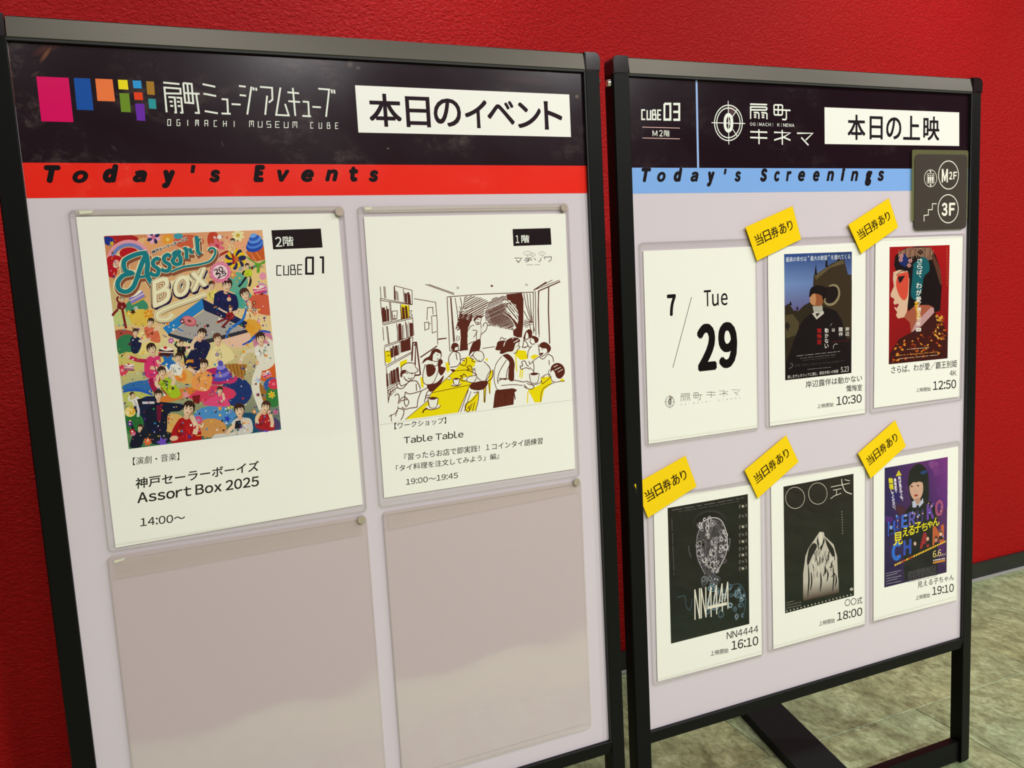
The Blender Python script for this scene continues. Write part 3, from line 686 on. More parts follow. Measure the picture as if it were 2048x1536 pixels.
for bl, tr, lb in (((1292, 893.9), (1512.5, 476.5), 'clear plastic sleeve holding the date notice'),
                   ((1532.5, 857.3), (1736, 470), 'clear plastic sleeve holding the dusk church film notice'),
                   ((1740.6, 827.7), (1930.5, 466.5), 'clear plastic sleeve holding the red profile film notice'),
                   ((1306.6, 1372.6), (1522.5, 957), 'clear plastic sleeve holding the notice titled NN4444'),
                   ((1536.5, 1305.7), (1733, 922), 'clear plastic sleeve holding the black notice with two circles'),
                   ((1741.7, 1248.3), (1921, 881), 'clear plastic sleeve holding the purple film notice')):
    sleeve(2, bl, tr, lb, M_SLEEVE, group=G2)

def strip(k, quad, label, mtl=None, off=.0030, name='tape_strip', t=.0001):
    pts = [P(k, *q, off+t) for q in quad]; cu = sum(p[0] for p in pts)/4; cz = sum(p[1] for p in pts)/4
    bm = bmesh.new(); prism(bm, [(a-cu, b-cz) for a, b in pts], -t, 0)
    return bmobj(name, bm, mtl or M_TAPE, None, BOARD[k]['m'] @ Matrix.Translation((cu, -off, cz)), label=label, cat='adhesive tape')
strip(1, [(229, 1121), (727, 1035), (728, 1068), (230.5, 1158)], 'wide clear tape along the top of the empty sleeve, lower left')
strip(1, [(776, 1026), (1157, 962), (1157.5, 983.5), (777, 1059)], 'wide clear tape along the top of the empty sleeve, lower right')
strip(1, [(151, 420), (688, 414), (689, 421), (152.5, 431)], 'narrow clear tape above the collage notice')
strip(1, [(727, 413.5), (1136, 408.5), (1136.5, 419), (728, 425)], 'narrow clear tape above the line drawing notice')
M_TW = mat('whitish_tape', (0.72, 0.74, 0.55), .4)
strip(1, [(157, 420.5), (186, 420), (184, 426), (160, 428)], 'small whitish tape scrap at the top left of the collage sleeve', M_TW, .0032)
strip(1, [(728, 414), (745, 413), (742, 419), (732, 420)], 'small whitish tape scrap at the top left of the line drawing sleeve', M_TW, .0032)
strip(1, [(228, 1121), (252, 1115), (246, 1121), (229, 1126)], 'small whitish tape scrap at the corner of the lower left empty sleeve', M_TW, .0032)
def magnet(px, py, label):
    c = P(1, px, py, .006)
    bm = bmesh.new(); bmesh.ops.create_cone(bm, cap_ends=True, segments=32, radius1=.0056, radius2=.0056, depth=.0030)
    bmesh.ops.rotate(bm, matrix=Matrix.Rotation(radians(90), 3, 'X'), verts=bm.verts)
    bmesh.ops.bevel(bm, geom=[e for e in bm.edges if abs(e.verts[0].co.y-e.verts[1].co.y) < 1e-5], offset=.0005, segments=2, affect='EDGES')
    bmobj('magnet', bm, M_MAG, None, BOARD[1]['m'] @ Matrix.Translation((c[0], -.0045-.0003, c[1])), label=label, cat='magnet', group='round magnets on the left board')
magnet(679, 423.5, 'round nickel magnet at the top right of the collage notice')
magnet(1128.5, 415, 'round nickel magnet at the top right of the line drawing notice')
magnet(723, 1040, 'round nickel magnet on the lower left empty sleeve')
magnet(1154, 964.5, 'round nickel magnet on the lower right empty sleeve')

# ---------------------------------------------------------------- yellow same-day tags and the floor guide plate
M_YEL = mat('yellow_card', (1.0, 0.70, 0.002), 0.5, spec=0.1)
def bil(q, a, b):
    return tuple((q[0][c]*(1-a)+q[1][c]*a)*(1-b)+(q[3][c]*(1-a)+q[2][c]*a)*b for c in (0, 1))
def tag(view, quad, label):
    sc, ox, oy = view; off = .0046
    q = [(ox+x/sc, oy+y/sc) for x, y in quad]
    pts = [P(2, *c, off+.0006) for c in q]; cu = sum(p[0] for p in pts)/4; cz = sum(p[1] for p in pts)/4
    mt = BOARD[2]['m'] @ Matrix.Translation((cu, -off, cz))
    o = empty('same_day_tag', mt, label, 'paper tag', 'yellow same-day ticket tags')
    bm = bmesh.new(); prism(bm, [(a-cu, b-cz) for a, b in pts], -.0006, -.0001); bmobj('card', bm, M_YEL, o)
    c0 = (cu, cz); gp = [(a+(a-cu)/max(1e-6, math.hypot(a-cu, b-cz))*.0028, b+(b-cz)/max(1e-6, math.hypot(a-cu, b-cz))*.0028) for a, b in pts]
    bm = bmesh.new(); prism(bm, [(a-cu, b-cz) for a, b in gp], -.0008, 0)
    bmobj('laminate_film', bm, M_FILM2, o)
    p = Print(2, off+.0009, view)
    for i, ch in enumerate('当日券あり'):
        a0, a1 = ((.10, .255), (.285, .425), (.445, .60), (.625, .765), (.80, .905))[i]
        p.textq(ch, bil(quad, a0, .63), bil(quad, a1, .63), bil(quad, a0, .32 if i != 4 else .34), '241008', .004)
    p.build('lettering', M_INK, (cu, cz, -off), o)
M_FILM2 = clear('tag_laminate', (0.98, 0.97, 0.96), 1.25, 0.15, 0.0, (0.85, 0.75, 0.6))
tag(V2, [(703, 880), (930, 778), (972, 938), (758, 1043)], 'yellow same-day ticket tag at the top left of the dusk church notice')
tag(V2, [(1200, 868), (1395, 740), (1440, 880), (1262, 1008)], 'yellow same-day ticket tag at the top left of the red profile notice')
tag((10.24, 1260, 900), [(90, 710), (1135, 120), (1365, 745), (370, 1390)], 'yellow same-day ticket tag above the notice titled NN4444')
tag((10.24, 1480, 860), [(95, 825), (945, 110), (1200, 650), (365, 1400)], 'yellow same-day ticket tag above the black notice with two circles')
tag((10.24, 1700, 830), [(165, 785), (925, 110), (1145, 640), (425, 1300)], 'yellow same-day ticket tag above the purple film notice')

VG = (8.531, 1820, 290)
def gpl(x, y): return (1820+x/8.531, 290+y/8.531)
a, b = P(2, *gpl(75, 1455), .004), P(2, *gpl(978, 168), .004); cu, cz = (a[0]+b[0])/2, (a[1]+b[1])/2
GP = empty('floor_guide_plate', BOARD[2]['m'] @ Matrix.Translation((cu, -.0035, cz)), 'dark grey floor guide plate with M2F and 3F in white circles', 'sign plate')
bm = bmesh.new(); prism(bm, rrect(a[0]-cu, a[1]-cz, b[0]-cu, b[1]-cz, .008, 5), -.0008, 0); bmobj('plate', bm, mat('dark_grey_card', (0.055, 0.045, 0.036), .3), GP)
c_, d_ = P(2, *gpl(28, 1300), .0035), P(2, *gpl(998, 92), .0035)
bm = bmesh.new(); prism(bm, rrect(c_[0]-cu, c_[1]-cz, d_[0]-cu, d_[1]-cz, .004, 4), .0001, .0006); bmobj('card_case', bm, clear('olive_case', (.75, .78, .6), 1.5, .1, .22, (.42, .42, .22)), GP)
p = Print(2, .0045, VG)
def oval(cx, cy, rx, ry, w): p.line([(cx+rx*cos(t*pi/18), cy+ry*sin(t*pi/18)) for t in range(36)], w, 'f4f1e4', close=True)
oval(657, 512, 170, 240, 1.7); oval(651, 1088, 172, 240, 1.7); oval(350, 568, 106, 145, 1.1)
p.text('M', (540, 640), (648, 408), 'f4f1e4', .025); p.text('2', (667, 588), (722, 455), 'f4f1e4', .03); p.text('F', (738, 588), (802, 455), 'f4f1e4', .03)
p.text('3', (540, 1212), (640, 985), 'f4f1e4', .035); p.text('F', (664, 1206), (772, 985), 'f4f1e4', .035)
p.line([(240, 1305), (240, 1200), (312, 1195), (312, 1105), (380, 1102), (382, 1003), (455, 1003)], 1.5, 'f4f1e4')
p.line([(295, 490), (408, 490), (408, 648), (295, 648), (295, 490)], 1.0, 'f4f1e4')
for x in (318, 350, 384):
    p.ell(x, 524, 10, 13, 'f4f1e4'); p.poly([(x-14, 545), (x+14, 545), (x+9, 636), (x-9, 636)], 'f4f1e4')
for y, s in ((452, -1), (682, 1)): p.poly([(332, y), (350, y+s*22), (368, y)], 'f4f1e4'); p.poly([(332, y), (350, y-s*22), (368, y)], 'f4f1e4')
p.build('lettering', M_INK, (cu, cz, -.0035), GP)

# ---------------------------------------------------------------- paper notices
QUADS = {}
def sheet(k, quad, label, off=.0012, t=.0003, mt=None, group=None):
    pts = [P(k, *q, off+t) for q in quad]; cu = sum(p[0] for p in pts)/4; cz = sum(p[1] for p in pts)/4; QUADS[len(QUADS)+1] = quad
    e = empty('notice_sheet', BOARD[k]['m'] @ Matrix.Translation((cu, -off, cz)), label, 'notice', group)
    bm = bmesh.new(); prism(bm, [(a-cu, b-cz) for a, b in pts], -t, 0); bmobj('paper', bm, mt or M_PAPER, e)
    return e, (cu, cz, -off)
GA = 'paper notices on the left board'; GB = 'paper notices on the right board'
N1, O1 = sheet(1, [(152, 433.5), (676, 427), (725.5, 1009), (231, 1096)], 'white notice with a colourful collage poster, largest on the left board', group=GA)
N2, O2 = sheet(1, [(727.7, 433.6), (1130.7, 426.7), (1150, 937.5), (768.3, 996)], 'white notice with a brown and yellow cafe line drawing', group=GA)
N3, O3 = sheet(2, [(1286.4, 501.9), (1510.5, 492.7), (1514.9, 855.6), (1297.2, 887.8)], 'white date notice reading 7/29 Tue', group=GB)
N4, O4 = sheet(2, [(1535.5, 495), (1731.2, 484.3), (1729.9, 826.2), (1539.6, 852.2)], 'white film notice with a dark coated figure before a church at dusk', group=GB)
N5, O5 = sheet(2, [(1751, 477), (1925.6, 471.7), (1918, 793.9), (1747.7, 816)], 'white film notice with a red poster of a face in profile', group=GB)
N6, O6 = sheet(2, [(1306.7, 998), (1520.5, 966.5), (1523.9, 1308.7), (1315.2, 1363.4)], 'white film notice with a black poster titled NN4444', group=GB)
N7, O7 = sheet(2, [(1541.5, 960), (1729.8, 931), (1730, 1247.6), (1546.5, 1298.4)], 'white film notice with a black poster under two thin circles', group=GB)
N8, O8 = sheet(2, [(1747, 922), (1916.7, 892.8), (1915, 1200.5), (1746.9, 1242.2)], 'white film notice with a purple poster of a dark haired woman', group=GB)

# ---------------------------------------------------------------- lettering of the notices
OFF = .00155
def T(k, note, org, view, t, bl, tr, h=None, col='16100f', bold=0.0):
    p = Print(k, OFF, view); p.quad = QUADS[(N1, N2, N3, N4, N5, N6, N7, N8).index(note)+1]; p.text(t, bl, tr, col, bold, h=h); return p.build('lettering', M_INK, org, note)
A1 = (3.151, 130, 880); A2 = (3.0726, 130, 400)
T(1, N1, O1, A1, '【演劇・音楽】', (428, 160), (720, 78), 48); T(1, N1, O1, A1, '神戸セーラーボーイズ', (445, 310), (1222, 130), 66, bold=.013)
T(1, N1, O1, A1, 'Assort Box 2025', (456, 400), (1222, 226), 64, bold=.018); T(1, N1, O1, A1, '14:00〜', (474, 545), (757, 462), 50, bold=.010)
p = Print(1, OFF, A2); p.poly([(1268, 186), (1572, 175), (1583, 292), (1279, 304)], '1c0f14'); p.text('2', (1295, 288), (1330, 226), WH, .012); p.text('階', (1341, 284), (1402, 222), WH, .012); p.build('floor_label', M_INK, O1, N1)
p = Print(1, OFF, A2); sq(p, 'CUBE', 1300, 402, 1460, 464, .76, 1.3, '16100f', -7); sq(p, '01', 1478, 350, 1590, 457, .80, 2.7, '16100f', -3); p.build('hall_name', M_INK, O1, N1)
B1, B2 = (4.357, 710, 390), (4.452, 740, 800)
p = Print(1, OFF, B1); p.poly([(1373, 297), (1703, 288), (1712, 433), (1381, 445)], '1c0f14'); p.text('1', (1402, 420), (1428, 350), WH, .02); p.text('階', (1450, 418), (1518, 347), WH, .02); p.build('floor_label', M_INK, O2, N2)
p = Print(1, OFF, B1)
for cx, cy, rx, ry, tx in ((1503, 507, 36, 17, 1500), (1548, 519, 24, 13, 1550), (1629, 509, 27, 15, 1633)):
    p.line([(cx+rx*cos(t*pi/9), cy+ry*sin(t*pi/9)) for t in range(18)], .35, '555', close=True); p.line([(tx-5, cy+ry), (tx+2, cy+ry+16), (tx+6, cy+ry)], .35, '555'); p.line([(cx-rx*.4, cy), (cx+rx*.4, cy)], .25, '999')
p.lines([[(1390, 550), (1452, 549), (1436, 575), (1418, 582)], [(1404, 566), (1430, 592)], [(1482, 553), (1538, 548)], [(1474, 568), (1545, 565)], [(1512, 550), (1512, 575), (1488, 586)], [(1562, 550), (1576, 568)], [(1622, 546), (1618, 570), (1600, 583)],
         [(1654, 560), (1650, 541), (1712, 539), (1708, 566), (1684, 582)]], .9, '1a1212')
p.lines([[(1494, 609), (1552, 608)], [(1566, 608), (1612, 606)]], .5, '777'); p.build('cafe_name', M_INK, O2, N2)
T(1, N2, O2, B2, '【ワークショップ】', (218, 262), (678, 152), 56, bold=.006); T(1, N2, O2, B2, 'Table Table', (300, 390), (832, 270), 62, bold=.012)
T(1, N2, O2, B2, '『習ったらお店で即実践！1コインタイ語練習', (304, 540), (1537, 333), 58, bold=.006); T(1, N2, O2, B2, '「タイ料理を注文してみよう」編』', (232, 640), (1150, 470), 55, bold=.006); T(1, N2, O2, B2, '19:00〜19:45', (320, 757), (783, 645), 50, bold=.008)
D1 = (2.954, 1260, 380)
p = Print(2, OFF, D1)
p.text('7', (222, 745), (270, 615), '120c0e', .03); p.text('T', (438, 689), (478, 590), '120c0e', .012); p.text('u', (486, 687), (523, 612), '120c0e', .014); p.text('e', (538, 683), (576, 608), '120c0e', .014)
p.line([(253, 1050), (364, 632)], .9, '120c0e'); p.text('2', (402, 1072), (506, 786), '120c0e', .035); p.text('9', (526, 1056), (630, 776), '120c0e', .035); p.build('date_lettering', M_INK, O3, N3)
p = Print(2, OFF, D1); kinema_mark(p, 235, 1251, 27, 34, .45, '3a3030', 'b7aaa2'); p.build('cinema_emblem', M_INK, O3, N3)
p = Print(2, OFF, D1)
for lst, (ax, ay, sx, sy, sl) in ((KN, (300, 1205, .295, .28, -.11)),):
    for l in lst: p.line([(ax+(x-1240)*sx, ay+(y-98)*sy+(x-1240)*sl*.3) for x, y in l], .7, '2a2020')
for l in KN2:
    i = 0 if l[0][0] < 1440 and max(q[0] for q in l) < 1440 else (1 if max(q[0] for q in l) < 1700 else 2)
    p.line([(452+i*75+(x-(1242, 1498, 1746)[i])*.29, 1192-i*9+(y-385)*.25) for x, y in l], .7, '2a2020')
n = 'OGIMACHI KINEMA'
for i, ch in enumerate(n):
    if ch != ' ': p.text(ch, (300+24.7*i, 1273-2.9*i), (306+24.7*i if ch != 'I' else 302+24.7*i, 1264-2.9*i), '4a4040')
p.build('cinema_name', M_INK, O3, N3)
F4, F5, F6, F7, F8 = (4.268, 1550, 490), (4.268, 1740, 460), (3.656, 1290, 960), (3.938, 1530, 920), (4.15, 1730, 880)
for note, org, vw, items in ((N4, O4, F4, [('岸辺露伴は動かない', (262, 1222), (743, 1105), 58), ('懺悔室', (608, 1252), (743, 1188), 55), ('10:30', (524, 1370), (740, 1272), 73), ('上映開始', (360, 1395), (500, 1343), 37)]),
                             (N5, O5, F5, [('さらば、わが愛／覇王別姫', (182, 1228), (742, 1108), 62), ('4K', (680, 1245), (738, 1198), 44), ('12:50', (538, 1368), (735, 1275), 75), ('上映開始', (392, 1385), (518, 1338), 36)]),
                             (N6, O6, F6, [('NN4444', (598, 1165), (828, 1062), 50), ('16:10', (632, 1245), (828, 1140), 66), ('上映開始', (478, 1288), (610, 1226), 38)]),
                             (N7, O7, F7, [('〇〇式', (628, 1155), (767, 1075), 55), ('18:00', (568, 1268), (766, 1158), 66), ('上映開始', (424, 1308), (550, 1243), 38)]),
                             (N8, O8, F8, [('見える子ちゃん', (436, 1230), (738, 1110), 50), ('19:10', (558, 1290), (737, 1190), 68), ('上映開始', (420, 1330), (540, 1268), 38)])):
    for t, bl, tr, h in items: T(2, note, org, vw, t, bl, tr, h, bold=.012 if t[:2].isdigit() else .006)

# ---------------------------------------------------------------- poster pictures (generic stand-ins in the posters' colours)
def credits(p, x0, y0, x1, y1, col, w, seed, words=7):
    rr = random.Random(seed); x = 0.0
    while x < 1:
        l = rr.uniform(.04, .16); e = min(1, x+l)
        p.line([(x0+(x1-x0)*x, y0+(y1-y0)*x), (x0+(x1-x0)*e, y0+(y1-y0)*e)], w, col); x = e+rr.uniform(.01, .04)
# dusk church film
p = Print(2, OFF, F4)
q = [(78, 78), (656, 57), (652, 1092), (87, 1155)]
p.poly(q, '241c1e')
p.grad([(78, 78), (656, 57), (655, 300), (80, 340)], '36569a', '2f4878', '6a80b4', '7f9ac8')
p.grad([(80, 338), (656, 298), (655, 560), (84, 600)], '7f9ac8', '6a80b4', '6a5c88', '71608f')
p.poly([(330, 260), (345, 250), (440, 190), (470, 165), (545, 130), (590, 122), (622, 250), (655, 255), (654, 800), (330, 800), (325, 330)], '463a28')
p.poly([(340, 268), (345, 250), (545, 135), (580, 128), (590, 160), (470, 195), (350, 300)], '6f6146')
for i in range(9): p.line([(352+26*i, 292-15*i), (358+26*i, 272-15*i)], 1.2, '4a3d2a')
for x, y, h in ((348, 235, 70), (440, 165, 75), (542, 120, 60), (133, 505, 30), (190, 545, 25)):
    p.poly([(x-11, y+h*.3), (x-7, y-h*.3), (x, y-h), (x+7, y-h*.3), (x+11, y+h*.3)], '17151c')
p.poly([(84, 520), (120, 500), (160, 560), (205, 560), (240, 520), (330, 470), (335, 900), (92, 1000)], '3a3122')
p.poly([(86, 600), (150, 590), (205, 660), (200, 760), (92, 800)], '5c5238'); p.poly([(84, 690), (105, 650), (128, 690), (105, 735)], '2b2720')
p.ell(484, 425, 64, 84, '221a16'); p.line([(430, 455), (425, 485), (455, 508), (500, 500), (535, 460), (548, 410), (535, 360), (500, 342), (460, 352)], 4.6, '9c8f70', smooth=True, taper=.5)
p.poly([(300, 590), (330, 560), (430, 530), (520, 560), (570, 640), (610, 800), (650, 1092), (95, 1150), (100, 990), (160, 820), (210, 690), (250, 630)], '1d1718', smooth=False)
p.poly([(320, 525), (400, 512), (408, 545), (400, 575), (355, 590), (330, 570)], 'b5b3a6')
p.poly([(316, 585), (345, 570), (385, 575), (412, 560), (418, 585), (355, 636)], 'cfcabd'); p.poly([(345, 585), (385, 580), (358, 615)], '3a3434')
p.poly([(298, 430), (310, 410), (380, 405), (410, 440), (405, 505), (370, 522), (325, 515), (300, 490)], 'a06440', smooth=True)
p.poly([(298, 430), (310, 412), (340, 410), (350, 470), (340, 515), (325, 512), (300, 488)], 'c99468', smooth=True)
p.poly([(290, 440), (305, 370), (360, 345), (430, 360), (440, 410), (410, 470), (395, 430), (330, 415), (300, 445)], '1b1413', smooth=True)
p.text('最高の幸せは"最大の絶望"を連れてくる', (93, 146), (642, 75), 'dfe6ee', .006)
for t, x, y0, y1, c, wd in (('岸辺', 617, 697, 778, 'efe9e2', 34), ('露伴', 561, 700, 782, 'efe9e2', 38), ('は', 499, 708, 742, 'efe9e2', 26), ('動かない', 440, 708, 884, 'efe9e2', 32), ('懺悔室', 377, 708, 850, 'c0272c', 40)):
    p.vtext(t, x, y0, x, y1, wd, c, .01)
p.line([(500, 885), (498, 865), (515, 845), (535, 848)], 1.2, 'b9b4b4', smooth=True); p.line([(120, 1055), (145, 1040), (148, 1015), (130, 1012)], 1.0, '8a8686', smooth=True); p.line([(472, 690), (487, 668)], .9, 'b0a8a8')
credits(p, 490, 828, 632, 815, '7c2024', .9, 1); credits(p, 185, 948, 555, 908, 'a09a98', 1.0, 2); credits(p, 215, 968, 520, 935, '8a8483', .8, 3); credits(p, 235, 985, 510, 955, '6a6464', .6, 4)
credits(p, 165, 1026, 600, 985, '5a5454', .5, 5); credits(p, 165, 1036, 560, 998, '5a5454', .5, 6); credits(p, 278, 1062, 475, 1043, 'aaa', .6, 7)
p.text('美しきヴェネツィアに潜む、罪深き呪いの物語', (107, 1142), (540, 1062), 'e6e2da'); p.text('5.23', (562, 1087), (630, 1034), 'e9e6de')
p.build('printed_poster', M_INK, O4, N4)
# red profile film
p = Print(2, OFF, F5)
p.grad([(167, 145), (680, 128), (662, 1095), (160, 1147)], 'b31a20', 'b8141c', '7a1216', '94161a', 8)
p.poly([(205, 300), (215, 220), (290, 160), (400, 140), (510, 145), (560, 215), (600, 330), (612, 480), (600, 690), (560, 700), (500, 700), (430, 640), (330, 700), (300, 560), (220, 340)], '1a1013')
p.poly([(240, 190), (330, 150), (520, 148), (552, 240), (500, 260), (400, 215), (250, 260)], '8f6a58')
for i in range(22): p.line([(250+14*i, 165-abs(10-i)*0+8*sin(i)), (242+14*i, 240+20*sin(i*1.7))], .8, ('b58e72', '5c3a34', 'd8b898')[i % 3])
p.poly([(540, 200), (600, 330), (612, 460), (600, 470), (560, 330), (520, 220)], '6a4434')
# face: a plain generic profile
p.poly([(200, 360), (250, 340), (320, 350), (335, 420), (330, 560), (315, 700), (290, 745), (240, 756), (222, 730), (232, 700), (208, 668), (212, 640), (198, 620), (210, 590), (178, 570), (176, 545), (205, 480), (196, 420)], 'e3c0a4')
p.poly([(235, 380), (320, 360), (330, 430), (320, 560), (290, 600), (250, 560), (222, 470)], 'dd5a44', smooth=True)
p.poly([(206, 640), (240, 628), (246, 640), (228, 668), (214, 660)], 'a3182a'); p.poly([(238, 400), (300, 388), (270, 440), (248, 455)], '2a1a22'); p.line([(222, 388), (270, 352), (310, 352)], 1.2, '30181c', smooth=True)
p.poly([(205, 345), (260, 330), (330, 345), (350, 480), (345, 640), (320, 712), (345, 700), (390, 640), (400, 400), (300, 300)], '160e12')
p.poly([(320, 700), (390, 640), (500, 640), (545, 660), (500, 760), (430, 840), (350, 880), (340, 790), (290, 745)], 'b0654c')
p.poly([(350, 880), (390, 790), (520, 660), (545, 668), (548, 720), (430, 830)], 'c9a0a0')
p.poly([(245, 230), (300, 200), (330, 260), (300, 320), (255, 290)], '1d3676'); p.poly([(370, 290), (450, 230), (500, 270), (505, 350), (460, 400), (440, 520), (400, 600), (350, 560), (360, 420)], '0f6a72', smooth=True)
for x, y in ((268, 222), (262, 255), (343, 262), (333, 302)): p.flower(x, y, 20, 'd9a3a0', '8a3040', 6)
p.ell(430, 190, 38, 30, '5a3c30'); p.line([(392, 190), (430, 156), (468, 190), (430, 224), (392, 190)], .9, 'c9b294')
p.poly([(160, 1147), (170, 1050), (250, 930), (360, 870), (440, 820), (552, 700), (620, 780), (662, 900), (662, 1095)], '4a1c18')
rr = random.Random(3)
for i in range(90):
    a, b = rr.random(), rr.random(); x = 190+450*a; y = 900+200*b-60*a+ (60*(1-a))
    p.ell(x, y, rr.uniform(6, 17), rr.uniform(5, 10), rr.choice(['c4631f', 'e09a3a', '7c2c18', 'a84a1c', '5a1a14']), rr.uniform(-60, 60), 8)
for i in range(26): p.ell(570+rr.uniform(-12, 60), 760+rr.uniform(-30, 190), 12, 7, rr.choice(['d89a3a', 'a8591f', 'e8b858']), 50, 8)
for y in range(620, 770, 26): p.ell(405+8*sin(y), y, 20, 14, 'd9a62a', 0, 8)
p.vtext('さらば、', 426, 240, 420, 430, 46, 'f4efe6', .015); p.vtext('わが愛', 418, 445, 414, 622, 46, 'f4efe6', .015); p.line([(435, 612), (402, 655)], 1.2, 'f4efe6')
p.vtext('覇王別姫', 420, 658, 412, 820, 34, 'f0e6d2', .02); p.poly([(394, 838), (436, 835), (435, 864), (394, 867)], 'f2eee2'); p.text('4K', (402, 860), (428, 842), '7a2018', .02)
for y in range(150, 470, 26): p.line([(655, y), (660, y+16)], 1.6, 'c06a3a')
credits(p, 315, 1020, 505, 1002, 'dcc8a0', 1.1, 8); credits(p, 245, 1070, 580, 1040, 'b8823c', 1.6, 9); credits(p, 245, 1100, 580, 1066, 'd8c0a0', 1.0, 10)
p.build('printed_poster', M_INK, O5, N5)
# NN4444
p = Print(2, OFF, F6)
p.grad([(165, 205), (752, 103), (763, 1052), (190, 1197)], '1d1317', '1d1317', '1c1f1a', '1b1c18', 4)
p.poly([(190, 1000), (760, 880), (763, 1052), (190, 1197)], '1d241d')
p.line([(350, 325), (380, 265), (440, 232), (510, 228), (570, 260), (595, 300)], 3.0, '3d3438', smooth=True, taper=.6)
rr = random.Random(12)
def loop(cx, cy, rx, ry, w, col, fill=None):
    n = 16; ph = rr.uniform(0, 6); a1, a2 = rr.uniform(.1, .3), rr.uniform(.1, .3)
    pts = [(cx+rx*(1+a1*sin(3*t+ph))*cos(t), cy+ry*(1+a2*cos(2*t+ph))*sin(t)) for t in (2*pi*i/n for i in range(n))]
    if fill: p.poly(pts, fill)
    p.line(pts, w, col, close=True)
p.poly([(398, 350), (430, 300), (500, 275), (560, 300), (598, 400), (596, 520), (560, 610), (520, 690), (470, 700), (430, 680), (392, 590), (376, 480)], '4a4448', smooth=True)
for (x0, y0, x1, y1, n, inside, cols) in ((375, 270, 605, 700, 95, lambda x, y: ((x-487)/112)**2+((y-470)/215)**2 < 1, ('c8c0c4', '8d868c', 'e9e4e2', '6b6670')),
                                           (420, 700, 570, 800, 12, lambda x, y: True, ('8d929a', '6b6f7a', 'b8c4cc')),
                                           (450, 780, 735, 1010, 40, lambda x, y: y > 700+.25*abs(x-600), ('6f8d9c', '8fb0c0', '44606c', 'b4ccd8'))):
    c = 0
    while c < n:
        x, y = rr.uniform(x0, x1), rr.uniform(y0, y1)
        if not inside(x, y): continue
        c += 1; r = rr.uniform(9, 27); ax, ay = r*rr.uniform(.5, .95), r*rr.uniform(.8, 1.3); loop(x, y, ax, ay, rr.choice((.6, .9, 1.3)), rr.choice(cols), rr.choice(['171114', '241c20', '3a3438', None]) if x0 != 450 else '1a2024')
        if r > 14: loop(x, y, ax*.55, ay*.6, .6, rr.choice(cols))
        if r > 17: p.ell(x, y, r*.22, r*.3, rr.choice(('0f0b0e', 'd8d4d4')), 0, 8)
p.line([(400, 345), (430, 300), (500, 275), (560, 300), (598, 400), (596, 520), (560, 610), (520, 680)], 1.4, 'd8d2d2', smooth=True); p.line([(398, 360), (380, 420), (378, 540), (400, 610), (440, 690)], 1.2, 'a8a2a6', smooth=True)
p.line([(608, 520), (622, 440), (612, 430)], 1.4, '8a8488', smooth=True); p.line([(322, 480), (322, 520), (338, 570)], 1.4, '6a6468', smooth=True)
p.line([(235, 860), (290, 850), (300, 920), (330, 950), (345, 870)], 1.4, '45606a', smooth=True); p.line([(600, 780), (690, 760), (730, 830), (732, 920), (715, 1000)], 1.6, '44606c', smooth=True)
N_ = lambda x, y, w_, h: [[(x, y+h), (x-2, y)], [(x-2, y), (x+w_, y+h-8)], [(x+w_, y+h-8), (x+w_-2, y-8)]]
p.lines(N_(366, 800, 34, 222)+N_(412, 790, 34, 222), 2.2, 'ece8d8')
for i in range(4): x = 466+41*i; y = 786-12*i; p.lines([[(x+15, y-6), (x-8, y+140)], [(x+15, y-6), (x+17, y+215-8*i)]], 2.2, 'ece8d8')
p.line([(455, 935), (598, 903)], 5.2, 'ece8d8')
for i, y in enumerate((200, 272, 350, 408, 458, 510, 556, 605, 655)):
    p.line([(694, y+8), (690, y-10), (700, y-18)], 1.2, '9a948c', smooth=True); p.line([(738, y-2), (742, y-16), (734, y-26)], 1.2, '9a948c', smooth=True); p.ell(716, y-8, 11, 10, ('b8b2a4', '6a645e')[i % 2])
credits(p, 195, 222, 725, 130, '8a8484', .8, 20); credits(p, 245, 232, 690, 155, '6a6464', .8, 21); credits(p, 196, 285, 213, 695, '5a5456', 1.6, 22)
p.build('printed_poster', M_INK, O6, N6)
# two circles film
p = Print(2, OFF, F7)
p.grad([(145, 210), (697, 108), (701, 1068), (158, 1208)], '2a1c20', '2a1c20', '20261f', '1f241c', 6)
p.poly([(302, 1108), (300, 900), (318, 760), (340, 700), (400, 610), (430, 565), (462, 568), (470, 600), (540, 665), (568, 760), (575, 930), (582, 1045), (500, 1060), (400, 1085)], 'cfc8ba', smooth=False)
p.grad([(302, 960), (578, 930), (582, 1045), (302, 1110)], 'cfc8ba', 'cfc8ba', '4a3228', '5a4030', 4)
rr = random.Random(5)
p.poly([(345, 700), (380, 655), (410, 680), (370, 760), (340, 830), (330, 790)], '2a2124', smooth=True); p.poly([(470, 610), (540, 700), (548, 790), (520, 740), (490, 680)], '241c1f', smooth=True)
p.poly([(408, 640), (415, 600), (430, 690), (470, 640), (465, 600), (440, 720), (420, 700)], '1c1417')
for i in range(46):
    x = 350+190*rr.random(); y = 690+200*rr.random(); l = rr.uniform(25, 75)
    p.line([(x, y), (x+rr.uniform(-14, 14), y+l*.5), (x+rr.uniform(-10, 10)-(x-445)*.12, y+l)], rr.uniform(1.2, 2.6), rr.choice(['231a1e', '2c2327', 'e6e0d4', '1a1215', '8d8680']), smooth=True, taper=.8)
for x, y0, y1 in ((340, 820, 1080), (362, 880, 1030), (436, 880, 1040), (490, 860, 960), (535, 830, 1040), (556, 900, 1000)): p.line([(x, y0), (x+6, (y0+y1)/2), (x-4, y1)], 3.2, '1d1518', smooth=True, taper=.8)
p.ell(437, 615, 14, 46, 'e3dcca'); p.line([(425, 670), (436, 720)], 1.6, 'd8d2c6')
